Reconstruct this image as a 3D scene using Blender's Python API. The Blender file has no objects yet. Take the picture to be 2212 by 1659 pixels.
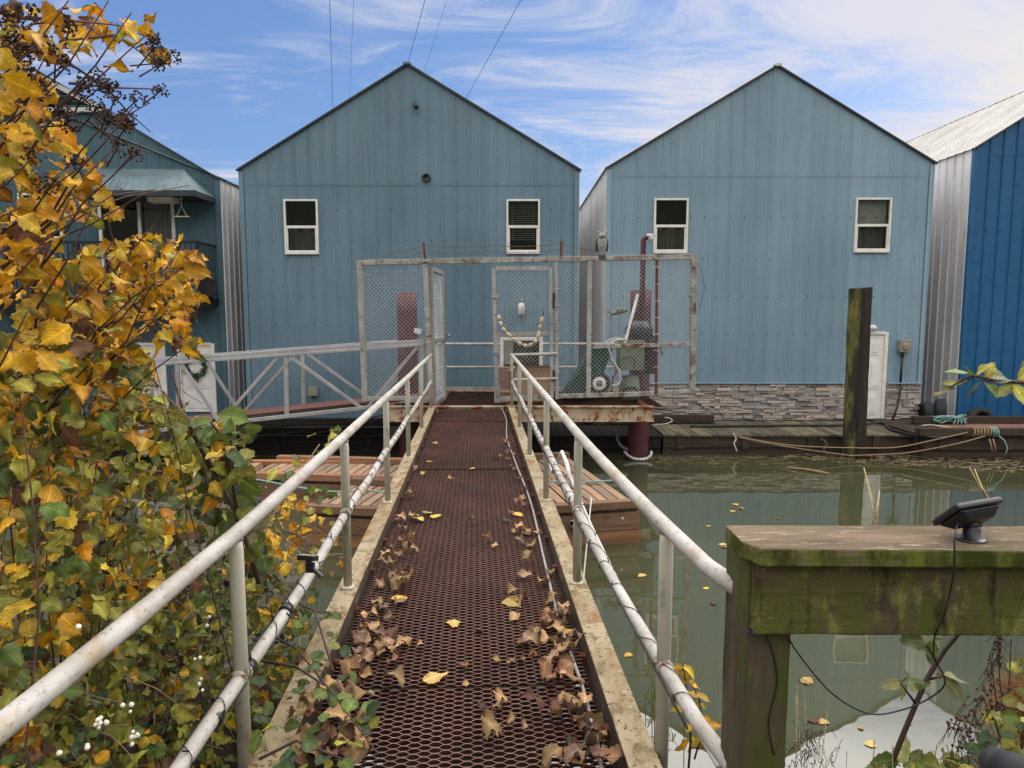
import bpy, math, random
import numpy as np
from mathutils import Vector, Matrix, Euler
random.seed(7); RNG = np.random.default_rng(11)
scene = bpy.context.scene
COL = scene.collection
R_ = math.radians
# ---------------------------------------------------------------- camera
TH = R_(5.88); FOC = 1500.0; EYE = Vector((0.0, 0.0, 2.93))
cam_d = bpy.data.cameras.new('camera'); cam = bpy.data.objects.new('camera', cam_d); COL.objects.link(cam)
cam.location = EYE; cam.rotation_euler = (math.pi/2 - TH, 0, 0)
cam_d.sensor_width = 36.0; cam_d.lens = FOC/2212*36; cam_d.clip_start = 0.05; cam_d.clip_end = 3000
scene.camera = cam
ST, CT = math.sin(TH), math.cos(TH)
def ray(u, v):
    x, y = (u-1106)/FOC, (829.5-v)/FOC
    return Vector((x, y*ST + CT, y*CT - ST))
def proj(p):
    q = Vector(p)-EYE; f = q.y*CT-q.z*ST
    return 1106+FOC*q.x/f, 829.5-FOC*(q.y*ST+q.z*CT)/f
def at(u, v, Y=None, Z=None):
    """point in the world seen at photo position (u,v) at distance Y, or on the level Z"""
    d = ray(u, v)
    k = Y/d.y if Y is not None else (Z-EYE.z)/d.z
    return EYE + d*k
# ---------------------------------------------------------------- mesh builder
class MB:
    def __init__(s): s.v = []; s.f = []; s.sm = False
    def add(s, vs, fs):
        o = len(s.v); s.v += [tuple(p) for p in vs]; s.f += [tuple(i+o for i in f) for f in fs]; return s
    def box(s, c, d, R=None):
        c = Vector(c); hx, hy, hz = d[0]/2, d[1]/2, d[2]/2
        P = [Vector((x, y, z)) for z in (-hz, hz) for y in (-hy, hy) for x in (-hx, hx)]
        if R is not None: P = [R @ p for p in P]
        return s.add([c+p for p in P], [(0,2,3,1),(4,5,7,6),(0,1,5,4),(2,6,7,3),(0,4,6,2),(1,3,7,5)])
    def span(s, x0, x1, y0, y1, z0, z1):
        return s.box(((x0+x1)/2,(y0+y1)/2,(z0+z1)/2), (abs(x1-x0),abs(y1-y0),abs(z1-z0)))
    def beam(s, a, b, w, h, up=(0,0,1)):
        a, b = Vector(a), Vector(b); t = (b-a); L = t.length; t.normalize()
        up = Vector(up); side = t.cross(up)
        if side.length < 1e-4: side = t.cross(Vector((0,1,0)))
        side.normalize(); n = side.cross(t)
        R = Matrix((side, t, n)).transposed()
        return s.box((a+b)/2, (w, L, h), R)
    def tube(s, pts, r, n=8, cap=True):
        pts = [Vector(p) for p in pts]; m = len(pts)
        rs = r if isinstance(r, (list, tuple)) else [r]*m
        t0 = (pts[1]-pts[0]).normalized()
        ref = Vector((0,0,1)) if abs(t0.z) < .9 else Vector((1,0,0))
        nrm = t0.cross(ref).normalized(); vs = []
        for i in range(m):
            t = (pts[min(i+1,m-1)] - pts[max(i-1,0)])
            t = t.normalized() if t.length > 1e-9 else t0
            nrm = (nrm - t*nrm.dot(t))
            nrm = nrm.normalized() if nrm.length > 1e-6 else t.orthogonal().normalized()
            bn = t.cross(nrm)
            for k in range(n):
                a = 2*math.pi*k/n
                vs.append(pts[i] + (nrm*math.cos(a) + bn*math.sin(a))*rs[i])
        fs = [(i*n+k, i*n+(k+1)%n, (i+1)*n+(k+1)%n, (i+1)*n+k) for i in range(m-1) for k in range(n)]
        if cap: fs += [tuple(range(n-1,-1,-1)), tuple(range((m-1)*n, m*n))]
        return s.add(vs, fs)
    def lathe(s, prof, c=(0,0,0), n=16, R=None, sx=1, sy=1):
        c = Vector(c); vs = []
        for r, z in prof:
            for k in range(n):
                a = 2*math.pi*k/n; p = Vector((r*math.cos(a)*sx, r*math.sin(a)*sy, z))
                vs.append(c + (R @ p if R is not None else p))
        m = len(prof)
        fs = [(i*n+k, i*n+(k+1)%n, (i+1)*n+(k+1)%n, (i+1)*n+k) for i in range(m-1) for k in range(n)]
        if prof[0][0] > 1e-6: fs.append(tuple(range(n-1,-1,-1)))
        if prof[-1][0] > 1e-6: fs.append(tuple(range((m-1)*n, m*n)))
        return s.add(vs, fs)
    def ball(s, c, r, n=8, m=6, R=None):
        rx, ry, rz = r if isinstance(r, (tuple, list)) else (r, r, r)
        prof = [(max(1e-4, math.sin(math.pi*i/m)), -math.cos(math.pi*i/m)*rz) for i in range(m+1)]
        return s.lathe(prof, c, n, R, rx, ry)
    def prism(s, poly, a, b):
        """poly: list of points (Vector) at depth a; extruded by vector b"""
        n = len(poly); b = Vector(b)
        vs = [Vector(p) for p in poly] + [Vector(p)+b for p in poly]
        return s.add(vs, [tuple(range(n)), tuple(range(2*n-1, n-1, -1))] + [(i, i+n, (i+1)%n+n, (i+1)%n) for i in range(n)])
    def quad(s, a, b, c, d): return s.add([a,b,c,d], [(0,1,2,3)])
    def build(s, name, mat, parent=None, smooth=False, bevel=0, segs=2):
        off = origin(parent)
        me = bpy.data.meshes.new(name)
        me.from_pydata([(p[0]-off[0], p[1]-off[1], p[2]-off[2]) for p in s.v], [], s.f); me.update()
        o = bpy.data.objects.new(name, me); COL.objects.link(o)
        me.materials.append(mat)
        if smooth:
            for p in me.polygons: p.use_smooth = True
        if parent is not None: o.parent = parent
        if bevel:
            b = o.modifiers.new('bevel', 'BEVEL'); b.width = bevel; b.segments = segs; b.limit_method = 'ANGLE'; b.harden_normals = False
        return o
def origin(o):
    t = Vector((0,0,0))
    while o is not None: t += o.location; o = o.parent
    return t
def roughen(o, lv=5, amount=.004, scale=.06):
    s_ = o.modifiers.new('cut', 'SUBSURF'); s_.subdivision_type = 'SIMPLE'; s_.levels = lv; s_.render_levels = lv
    tx = bpy.data.textures.new('wear', 'CLOUDS'); tx.noise_scale = scale; tx.noise_depth = 3
    d = o.modifiers.new('wear', 'DISPLACE'); d.texture = tx; d.strength = amount*2; d.mid_level = .5; d.texture_coords = 'LOCAL'
    return o
def thing(name, label, cat, loc=(0,0,0), group=None):
    o = bpy.data.objects.new(name, None); COL.objects.link(o); o.location = loc; o.empty_display_size = .2
    return tag(o, label, cat, group)
def tag(o, label, cat, group=None, kind=None):
    o['label'] = label; o['category'] = cat
    if group: o['group'] = group
    if kind: o['kind'] = kind
    return o
def rebase(o, loc):
    """put a top-level mesh object's origin at loc, keeping its shape in place"""
    loc = Vector(loc); o.data.transform(Matrix.Translation(-loc)); o.location = loc; return o
def struct(o, kind='structure'): o['kind'] = kind; return o
def copy_tree(o, parent=None):
    c = o.copy(); COL.objects.link(c); c.parent = parent
    for ch in list(o.children): copy_tree(ch, c)
    return c
# ---------------------------------------------------------------- materials
def lin(h):
    h = h.lstrip('#'); out = []
    for i in (0, 2, 4):
        x = int(h[i:i+2], 16)/255; out.append(x/12.92 if x <= .04045 else ((x+.055)/1.055)**2.4)
    return out
def rgba(c): return (*(lin(c) if isinstance(c, str) else c), 1.0)
class NT:
    def __init__(s, name):
        s.m = bpy.data.materials.new(name); s.m.use_nodes = True; s.t = s.m.node_tree; s.t.nodes.clear()
        s.out = s.n('ShaderNodeOutputMaterial'); s.b = s.n('ShaderNodeBsdfPrincipled')
        s.l(s.b.outputs[0], s.out.inputs[0]); s.tc = s.n('ShaderNodeTexCoord')
    def n(s, t, **k):
        nd = s.t.nodes.new(t)
        for a, b in k.items(): setattr(nd, a, b)
        return nd
    def l(s, a, b): s.t.links.new(a, b)
    def co(s, scale=(1,1,1)):
        mp = s.n('ShaderNodeMapping'); mp.inputs['Scale'].default_value = scale
        s.l(s.tc.outputs['Object'], mp.inputs[0]); return mp.outputs[0]
    def noise(s, scale, stretch=(1,1,1), detail=4, rough=.55, dist=0):
        nz = s.n('ShaderNodeTexNoise'); nz.inputs['Scale'].default_value = scale
        nz.inputs['Detail'].default_value = detail; nz.inputs['Roughness'].default_value = rough
        nz.inputs['Distortion'].default_value = dist
        s.l(s.co(stretch), nz.inputs['Vector']); return nz.outputs['Fac']
    def step(s, x, lo, hi, a=0., b=1.):
        r = s.n('ShaderNodeMapRange'); r.interpolation_type = 'SMOOTHSTEP'
        for i, q in zip(range(1, 5), (lo, hi, a, b)): r.inputs[i].default_value = q
        s.l(x, r.inputs[0]); return r.outputs[0]
    def math(s, op, a, b):
        m = s.n('ShaderNodeMath', operation=op)
        for i, q in enumerate((a, b)):
            if isinstance(q, (int, float)): m.inputs[i].default_value = q
            else: s.l(q, m.inputs[i])
        return m.outputs[0]
    def mix(s, f, a, b, mode='MIX'):
        m = s.n('ShaderNodeMix', data_type='RGBA', blend_type=mode)
        for i, q in ((0, f), (6, a), (7, b)):
            if isinstance(q, (int, float)): m.inputs[i].default_value = q
            elif isinstance(q, (str, tuple, list)): m.inputs[i].default_value = rgba(q)
            else: s.l(q, m.inputs[i])
        return m.outputs[2]
    def bump(s, h, strength=.3, dist=.01):
        b = s.n('ShaderNodeBump'); b.inputs['Strength'].default_value = strength; b.inputs['Distance'].default_value = dist
        s.l(h, b.inputs['Height']); s.l(b.outputs[0], s.b.inputs['Normal'])
    def island(s): return s.n('ShaderNodeNewGeometry').outputs['Random Per Island']
    def fin(s, c, rough=.6, metal=0., spec=.4):
        if isinstance(c, (str, tuple, list)): s.b.inputs['Base Color'].default_value = rgba(c)
        else: s.l(c, s.b.inputs['Base Color'])
        if isinstance(rough, (int, float)): s.b.inputs['Roughness'].default_value = rough
        else: s.l(rough, s.b.inputs['Roughness'])
        s.b.inputs['Metallic'].default_value = metal; s.b.inputs['Specular IOR Level'].default_value = spec
        return s.m
def simple(name, a, b, scale=8, stretch=(1,1,1), rough=.6, metal=0., spec=.4, bump=0., isl=0., spots=()):
    """two-tone noise paint; spots = (colour, scale, threshold, softness, stretch)"""
    N = NT(name); nz = N.noise(scale, stretch)
    c = N.mix(N.step(nz, .32, .68), a, b)
    if isl:
        v = N.n('ShaderNodeHueSaturation'); N.l(c, v.inputs['Color'])
        N.l(N.step(N.island(), 0, 1, 1-isl, 1+isl), v.inputs['Value']); c = v.outputs[0]
    for q in spots:
        sc, th, so = q[1], q[2], q[3]; st = q[4] if len(q) > 4 else (1,1,1)
        c = N.mix(N.step(N.noise(sc, st, 5, .6), th, th+so), c, q[0])
    if bump: N.bump(N.noise(scale*3, stretch, 5, .65), bump)
    return N.fin(c, rough, metal, spec)
M = {}
def cladding(name, a, b, dirt, rough=.45, grime=.62):
    N = NT(name)
    c = N.mix(N.step(N.noise(.55, (1,1,.6), 5, .6), .3, .7), a, b)
    c = N.mix(N.math('MULTIPLY', N.step(N.noise(3.2, (2.6,2.6,.12), 4, .6), .5, .78), .26), c, dirt)    # run marks
    c = N.mix(N.math('MULTIPLY', N.step(N.noise(9, (1,1,1), 6, .7), .58, .75), .22), c, dirt)
    c = N.mix(N.step(N.noise(26, (1,1,.7), 3, .6), .74, .80), c, '#c3ccd0')                             # chips
    v = N.n('ShaderNodeHueSaturation'); N.l(c, v.inputs['Color'])
    wn = N.n('ShaderNodeTexWhiteNoise', noise_dimensions='1D')
    sx = N.n('ShaderNodeSeparateXYZ'); N.l(N.tc.outputs['Object'], sx.inputs[0])
    N.l(N.math('FLOOR', N.math('DIVIDE', sx.outputs[0], .91), 0), wn.inputs['W'])
    N.l(N.step(wn.outputs[0], 0, 1, .93, 1.06), v.inputs['Value'])                                      # sheet to sheet
    N.bump(N.noise(1.6, (1,1,.5), 2), .25, .02)
    return N.fin(v.outputs[0], N.step(N.noise(4), .3, .7, rough-.08, rough+.12), 0., .35)
M['clad_teal'] = cladding('weathered_teal_steel', '#45626d', '#3b5661', '#2b3b41')
M['clad_mid'] = cladding('weathered_blue_steel', '#69818e', '#5d7582', '#445158')
M['clad_pale'] = cladding('weathered_pale_blue_steel', '#8097a4', '#748b99', '#586b76')
M['clad_blue'] = cladding('bright_blue_steel', '#205883', '#1b4f78', '#174463', .4)
M['silver'] = simple('zinc_sheet', '#cfcfcf', '#b9b9bb', 2, (1,1,.3), .45, .3, .5, .05, spots=(('#77777c', 5, .62, .2, (3,3,.2)),))
M['roof_grey'] = simple('grey_roof_sheet', '#b9b6b2', '#a5a29f', 1.5, (1,1,1), .5, .25, .4, spots=(('#8a8784', 4, .6, .25),))
M['roof_dark'] = simple('dull_roof_sheet', '#566a70', '#47585e', 2, rough=.6, metal=.1, spots=(('#39474c', 6, .52, .16, (3,.3,1)),))
M['trim_dark'] = simple('dark_trim', '#2c3335', '#23292b', 3, rough=.5)
M['screw'] = simple('screw_head', '#33434a', '#263238', 20, rough=.5, metal=.3)
M['white'] = simple('white_vinyl', '#d9d5cd', '#cbc6bd', 6, rough=.4, spots=(('#a89c8b', 14, .68, .12),))
M['door_white'] = simple('white_door_paint', '#dcd8d4', '#d0cbc6', 4, rough=.4, spots=(('#a99f94', 10, .68, .12, (1,1,.3)),))
M['black'] = simple('black_plastic', '#141516', '#1c1d1f', 12, rough=.42, spec=.5)
M['rubber'] = simple('black_rubber', '#16171a', '#202125', 9, rough=.75)
M['void'] = simple('dark_room', '#1a1a19', '#212120', 3, rough=.9)  # near-black colour standing in for unlit interiors
M['blackiron'] = simple('black_iron', '#131417', '#1b1d20', 14, rough=.4)
def pipe_mat():
    N = NT('flaking_white_paint')
    c = N.mix(N.step(N.noise(5, (1,1,1)), .3, .7), '#aeaaa5', '#958f86')
    c = N.mix(N.step(N.noise(11, (1,.6,1), 5, .65), .54, .66, 0, .8), c, '#948467')           # yellowed grime
    c = N.mix(N.step(N.noise(90, (1,.5,1), 5, .7), .57, .64, 0, .7), c, '#665e54')         # lichen flecks
    c = N.mix(N.step(N.noise(34, (1,.5,1), 6, .75), .62, .68, 0, .85), c, '#74462f')                    # rust
    N.bump(N.noise(60, (1,.5,1), 5, .6), .35, .004)
    return N.fin(c, .5)
M['pipe'] = pipe_mat()
M['post_pipe'] = simple('grimy_post_paint', '#b5b1a2', '#a3a08e', 4, (1,1,.4), .5, spots=(('#777a5c', 9, .55, .16, (1,1,.5)), ('#66482f', 30, .68, .05)), bump=.2)
M['galv'] = simple('galvanised_tube', '#a3a19c', '#8c8984', 5, (1,1,.4), .5, .35, .4, .1, spots=(('#6b645c', 10, .58, .12), ('#7a4023', 6, .64, .07)))
M['galv_rust'] = simple('rusting_galvanised_tube', '#9a9790', '#827c74', 4, (1,1,1), .6, .2, .4, .15, spots=(('#70655a', 8, .50, .15), ('#633a28', 5, .55, .12), ('#4a2a1d', 13, .62, .06)))
M['rust'] = simple('rust', '#6b3620', '#572a19', 8, rough=.85, bump=.3, spots=(('#8a5a3a', 20, .6, .1),))
M['rust_weld'] = simple('rusting_weld', '#a39a8c', '#8a7f70', 14, rough=.7, bump=.3, spots=(('#6e412a', 26, .50, .1),))
M['wire'] = simple('zinc_wire', '#c3c5c5', '#adb0b0', 10, rough=.5, metal=.2)
M['barb'] = simple('barbed_wire_steel', '#5b5048', '#4a4039', 10, rough=.6, metal=.3)
M['alu'] = simple('mill_aluminium', '#adacac', '#9a9899', 3, (1,1,1), .42, .45, .5, .05, spots=(('#827e7b', 7, .6, .16),))
M['beam_rust'] = simple('rust_bleeding_paint', '#ada089', '#9d8c70', 3, rough=.7, bump=.25, spots=(('#7d4522', 5, .48, .14, (1,1,.5)), ('#5a2d18', 11, .56, .08, (1,1,.5)), ('#8b5a33', 30, .62, .06)))
M['oxblood'] = simple('oxblood_paint', '#52262a', '#452023', 3, (1,1,.4), .55, spots=(('#6a4138', 5, .6, .15, (1,1,.3)), ('#3a1c1a', 12, .6, .1)), bump=.12)
def grate_mat():
    N = NT('rusty_expanded_steel')
    c = N.mix(N.step(N.noise(1.3, (1,.7,1), 5, .6), .35, .65), '#63463d', '#7f5a4e')
    c = N.mix(N.step(N.noise(5, (1,1,1), 5, .65), .54, .68, 0, .6), c, '#7e5240')
    c = N.mix(N.step(N.noise(60, (1,1,1), 3, .6), .58, .66, 0, .6), c, '#a58a7c')
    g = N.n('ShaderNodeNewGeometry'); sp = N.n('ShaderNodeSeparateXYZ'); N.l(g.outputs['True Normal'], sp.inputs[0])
    c = N.mix(N.step(sp.outputs[2], .75, .95), N.mix(.76, c, '#1c0f0b'), c)          # strand sides darkened as shade in the holes; top edges stay light
    return N.fin(c, N.step(N.noise(3), .3, .7, .42, .7), .15, .5)
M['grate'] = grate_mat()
M['kerb'] = simple('yellowed_kerb_paint', '#94876c', '#7f7052', 4, (1,.5,1), .7, spots=(('#67583a', 14, .50, .14, (1,.6,1)), ('#75522c', 7, .53, .12, (1,.4,1)), ('#553722', 45, .57, .06), ('#c1bcae', 60, .66, .05)), bump=.3)
M['kerb_side'] = simple('rusty_channel_web', '#4a382c', '#38291f', 6, rough=.8, spots=(('#7a6a50', 10, .6, .1),))
def wood(name, a, b, grain=(1,1,1), isl=.22, spots=(), rough=.8, bump=.35):
    N = NT(name)
    c = N.mix(N.step(N.noise(9, grain, 6, .65), .3, .7), a, b)
    c = N.mix(N.step(N.noise(30, grain, 4, .6), .58, .7, 0, .55), c, tuple(x*.35 for x in lin(b)))
    v = N.n('ShaderNodeHueSaturation'); N.l(c, v.inputs['Color'])
    N.l(N.step(N.island(), 0, 1, 1-isl, 1+isl), v.inputs['Value'])
    N.l(N.step(N.island(), 0, 1, .9, 1.1), v.inputs['Saturation']); c = v.outputs[0]
    for q in spots:
        st = q[4] if len(q) > 4 else (1,1,1)
        c = N.mix(N.step(N.noise(q[1], st, 5, .65), q[2], q[2]+q[3]), c, q[0])
    N.bump(N.noise(26, grain, 5, .65), bump, .006)
    return N.fin(c, rough, 0, .3)
M['plank_y'] = wood('grey_brown_planks', '#987f69', '#78614f', (1.2,.08,1.2), .3, (('#493a31', 3, .58, .12),))
M['plank_x'] = wood('red_brown_timber', '#846349', '#644835', (.08,1.2,1.2), .25, (('#4a382f', 3, .56, .14),))
M['fresh_x'] = wood('fresh_cedar_timber', '#9a6e50', '#80583f', (.08,1.2,1.2), .12)
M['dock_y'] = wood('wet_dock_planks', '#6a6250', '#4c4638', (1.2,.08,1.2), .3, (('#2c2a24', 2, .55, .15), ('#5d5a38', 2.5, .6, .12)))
M['dock_dark'] = wood('shaded_wet_timber', '#25211c', '#181512', (.1,1.2,1.2), .3, (('#3d352b', 4, .6, .12),))  # wet timber blackened to hold the shade below gangway and platform
M['dock_brown'] = wood('wet_brown_timber', '#41352b', '#2d251e', (.1,1.2,1.2), .25, (('#2c2620', 4, .58, .12),))
M['brick_mat'] = simple('faded_red_decking', '#7c564b', '#6b4a41', 9, rough=.9, isl=.12)
M['gang_deck'] = simple('red_brown_deck_sheet', '#6d4740', '#5a3a34', 14, rough=.85, bump=.2)
def moss_mat():
    N = NT('mossy_timber')
    c = N.mix(N.step(N.noise(14, (.3,1.2,1.2), 6, .7), .3, .7), '#5f5039', '#42372a')
    c = N.mix(N.step(N.noise(5.5, (.8,1,.6), 8, .72), .36, .54, 0, .85), c, '#4f5322')
    c = N.mix(N.step(N.noise(9, (.9,1,.4), 8, .74), .52, .64, 0, .7), c, '#7c7e40')
    c = N.mix(N.step(N.noise(6.5, (1.2,1,.28), 7, .72), .51, .62, 0, .85), c, '#241d14')
    c = N.mix(N.step(N.noise(70, (.6,1,1), 3, .6), .66, .72, 0, .5), c, '#8b8466')
    c = N.mix(N.step(N.noise(9, (.10,1,2.2), 3, .5), .66, .70, 0, .8), c, '#17120c')
    N.bump(N.noise(30, (.3,1,1), 8, .75), .8, .008)
    return N.fin(c, .85, 0, .2)
M['moss'] = moss_mat()
M['moss_post'] = wood('mossy_post_timber', '#574a39', '#3c3126', (1.2,1.2,.12), .02, (('#3f4516', 5, .43, .16, (1,1,.3)), ('#5a5d26', 8, .60, .12, (1,1,.3)), ('#2b2219', 7, .55, .12, (1,1,.15))))
def cap_mat():
    N = NT('weathered_cap_timber')
    c = N.mix(N.step(N.noise(12, (.16,1.2,1.2), 8, .72), .3, .7), '#6f6050', '#4d3f33')
    c = N.mix(N.step(N.noise(46, (.22,1,1), 7, .78), .53, .65, 0, .7), c, '#9a8b77')
    c = N.mix(N.step(N.noise(5, (.6,1,1), 7, .7), .54, .68, 0, .75), c, '#4a3d2c')
    c = N.mix(N.step(N.noise(4.5, (.7,1,1), 7, .7), .46, .66, 0, .6), c, '#5a583a')
    g = N.n('ShaderNodeNewGeometry'); sp = N.n('ShaderNodeSeparateXYZ'); N.l(g.outputs['Normal'], sp.inputs[0])
    f = N.math('MULTIPLY', N.step(sp.outputs[2], .75, .35), N.step(N.noise(7, (.9,1,.5), 8, .72), .34, .54))
    c = N.mix(f, c, N.mix(N.step(N.noise(11, (1,1,.4), 6, .7), .42, .62), '#343a10', '#5f652a'))
    N.bump(N.noise(34, (.25,1,1), 8, .75), .8, .006)
    return N.fin(c, .9, 0, .2)
M['cap_wood'] = cap_mat()
def pile_mat():
    N = NT('creosoted_pile')
    c = N.mix(N.step(N.noise(9, (1.2,1.2,.06), 6, .65), .35, .7), '#1f1a16', '#352c25')
    g = N.n('ShaderNodeNewGeometry'); sp = N.n('ShaderNodeSeparateXYZ'); N.l(g.outputs['Normal'], sp.inputs[0])
    side = N.step(sp.outputs[0], -.15, -.75)
    f = N.math('MULTIPLY', side, N.step(N.noise(2.2, (1,1,.35), 6, .7), .42, .58))
    c = N.mix(f, c, N.mix(N.step(N.noise(14, (1,1,.3)), .35, .65), '#53531f', '#6c693e'))
    c = N.mix(N.step(N.noise(30, (1,1,.25), 4, .6), .66, .72, 0, .6), c, '#8b8272')
    N.bump(N.noise(16, (1.3,1.3,.06), 6, .7), .9, .02)
    return N.fin(c, .8, 0, .25)
M['pile'] = pile_mat()
def stone_mat():
    N = NT('stacked_ledge_stone'); i = N.island()
    r = N.n('ShaderNodeValToRGB'); N.l(i, r.inputs[0]); e = r.color_ramp.elements
    e[0].position = 0; e[0].color = rgba('#8f857f'); e[1].position = 1; e[1].color = rgba('#b09c8f')
    for p, cc in ((.2,'#aaa4a1'), (.38,'#7d7775'), (.55,'#bdb3ac'), (.72,'#9c918b'), (.86,'#c6b5a4')):
        q = e.new(p); q.color = rgba(cc)
    c = N.mix(N.step(N.noise(22, (1,1,2), 5, .65), .48, .7, 0, .7), r.outputs[0], '#4d4541')
    N.bump(N.noise(30, (1,1,2.5), 6, .7), .8, .012)
    return N.fin(c, .85, 0, .25)
M['stone'] = stone_mat()
M['rope'] = simple('tan_rope', '#8f795b', '#776349', 60, rough=.9)
M['rope_pale'] = simple('pale_rope', '#c2bdae', '#a9a494', 60, rough=.9)
M['rope_teal'] = simple('teal_rope', '#7a9c93', '#5f8278', 60, rough=.8)
M['chain'] = simple('dull_chain', '#77746f', '#5d5a55', 20, rough=.5, metal=.6)
M['cable_black'] = simple('black_cable', '#151617', '#1e1f21', 20, rough=.5)
M['cable_grey'] = simple('grey_cable', '#8f8d89', '#7c7a76', 20, rough=.55)
M['pvc'] = simple('white_plastic_pipe', '#c9c7c3', '#b5b2ad', 8, rough=.45, spots=(('#857f74', 16, .62, .1),))
M['tub'] = simple('dark_green_tub', '#123a2e', '#0d2d24', 6, rough=.4)
M['card'] = simple('cardboard', '#a5825c', '#94734f', 6, rough=.85)
M['motor'] = simple('dirty_motor_cowl', '#717762', '#5a5f4b', 5, rough=.5, spots=(('#3b3f2e', 7, .55, .15),))
M['buoy'] = simple('dirty_float_plastic', '#b3a894', '#978a75', 8, rough=.5, spots=(('#8d7353', 9, .62, .12),))
M['owl'] = simple('owl_plastic', '#8b8c8b', '#6f706e', 16, rough=.7, spots=(('#c0c0ba', 24, .58, .1), ('#3d3f40', 30, .6, .08)))
M['owl_dark'] = simple('owl_plumage', '#3e4042', '#2e3032', 20, rough=.7)
M['eye'] = simple('owl_eye', '#b59a3c', '#a3882c', 30, rough=.25)
M['wreath'] = simple('wreath_green', '#2c3a2c', '#46543f', 18, rough=.85, isl=.4)
M['lamp_glass'] = simple('lamp_glass', '#cfcfc8', '#bdbdb6', 8, rough=.15, spec=.6)
M['steel'] = simple('bare_steel', '#a9aaac', '#8f9092', 8, rough=.3, metal=.8)
M['meter'] = simple('meter_box', '#8f8a7b', '#7b7667', 8, rough=.6)
M['blind'] = simple('blind_slats', '#b7b6b0', '#a6a49d', 8, rough=.6)
M['curtain'] = simple('grey_curtain', '#7a766e', '#66625b', 6, (1,1,.2), .85)
M['bark'] = simple('twig_bark', '#51382f', '#3c2a24', 30, rough=.85)
M['bark_pale'] = simple('pale_twig_bark', '#8d7258', '#6f5843', 30, rough=.85)
M['thorn_stem'] = simple('bramble_stem', '#4b3030', '#3a3024', 20, rough=.6)
M['straw'] = simple('straw', '#b6a577', '#8f7b52', 20, rough=.9, isl=.35)
M['debris'] = simple('sodden_reed_litter', '#9c8a62', '#6b5940', 20, rough=.9, isl=.5)
M['seed'] = simple('dry_seed_heads', '#35261f', '#493329', 25, rough=.9, isl=.35)
M['berry'] = simple('white_berries', '#e6e1d3', '#d8cfba', 20, rough=.4, isl=.08)
M['soil'] = simple('leafy_soil', '#1e1912', '#2c2418', 4, rough=.95, bump=.5, spots=(('#5d4d2d', 12, .55, .1), ('#2b3014', 6, .55, .12)))
def water_mat():
    N = NT('still_murky_water')
    c = N.mix(N.step(N.noise(.35, (1,1,1), 4), .3, .7), '#424430', '#3a3d2a')
    b = N.n('ShaderNodeBump'); b.inputs['Strength'].default_value = .05; b.inputs['Distance'].default_value = .05
    N.l(N.noise(1.6, (1,1,1), 2, .4), b.inputs['Height']); N.l(b.outputs[0], N.b.inputs['Normal'])
    N.b.inputs['IOR'].default_value = 2.0
    return N.fin(c, .012, 0, .5)
M['water'] = water_mat()
def glass_mat():
    N = NT('window_glass'); t = N.t
    t.nodes.remove(N.b)
    g = N.n('ShaderNodeBsdfGlossy'); g.inputs['Roughness'].default_value = .01; g.inputs['Color'].default_value = (.9,.9,.9,1)
    tr = N.n('ShaderNodeBsdfTransparent'); tr.inputs[0].default_value = (.62,.66,.64,1)
    lw = N.n('ShaderNodeLayerWeight'); lw.inputs[0].default_value = .45
    bp = N.n('ShaderNodeBump'); bp.inputs['Strength'].default_value = .10; bp.inputs['Distance'].default_value = .05
    N.l(N.noise(2.6, (1,1,1), 2), bp.inputs['Height']); N.l(bp.outputs[0], g.inputs['Normal'])
    mx = N.n('ShaderNodeMixShader'); N.l(N.math('ADD', N.math('MULTIPLY', lw.outputs['Fresnel'], .3), .08), mx.inputs[0])
    N.l(tr.outputs[0], mx.inputs[1]); N.l(g.outputs[0], mx.inputs[2]); N.l(mx.outputs[0], N.out.inputs[0])
    return N.m
M['glass'] = glass_mat()
def leaf_mat(name='leaf', trans=.26, rough=.5):
    N = NT(name); a = N.n('ShaderNodeAttribute'); a.attribute_name = 'Col'
    c = N.mix(N.step(N.noise(45, (1,1,1), 4, .6), .35, .7, 0, .28), a.outputs['Color'], (.05,.03,.012))
    lf = N.n('ShaderNodeAttribute'); lf.attribute_name = 'Leaf'; sp = N.n('ShaderNodeSeparateXYZ'); N.l(lf.outputs['Vector'], sp.inputs[0])
    ax = N.math('ABSOLUTE', sp.outputs[0], 0); fr = N.math('FRACT', N.math('MULTIPLY', N.math('SUBTRACT', sp.outputs[1], N.math('MULTIPLY', ax, .42)), 6.5), 0)
    side = N.math('MULTIPLY', N.step(N.math('ABSOLUTE', N.math('SUBTRACT', fr, .5), 0), .36, .48), N.step(ax, 1.0, .75))
    vein = N.math('MAXIMUM', side, N.step(ax, .10, .04))
    lum = N.n('ShaderNodeHueSaturation'); N.l(c, lum.inputs['Color']); N.l(N.step(vein, 0, 1, .90, 1.32), lum.inputs['Value']); c = lum.outputs[0]
    N.fin(c, rough, 0, .3)
    tl = N.n('ShaderNodeBsdfTranslucent'); N.l(c, tl.inputs[0])
    mx = N.n('ShaderNodeMixShader'); mx.inputs[0].default_value = trans
    N.l(N.b.outputs[0], mx.inputs[1]); N.l(tl.outputs[0], mx.inputs[2]); N.l(mx.outputs[0], N.out.inputs[0])
    N.bump(N.math('ADD', N.noise(70, (1,1,1), 3, .6), N.math('MULTIPLY', vein, -.9)), .5, .004)
    return N.m
M['leaf'] = leaf_mat(); M['dry_leaf'] = leaf_mat('dry_leaf', .12, .7)
EXPO=0.0; SKYV=1.0; CLOUDV=8.0; BACK=2.0; CLX=0.0; CLY=0.0
EXPO=0.06; SKYV=1.3; SKYS=1.1; CLOUDV=9.5; BACK=2.0; OVER=3.4; CLX=0.6; CLY=0.35; CLO=.40; CHI=.57
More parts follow.
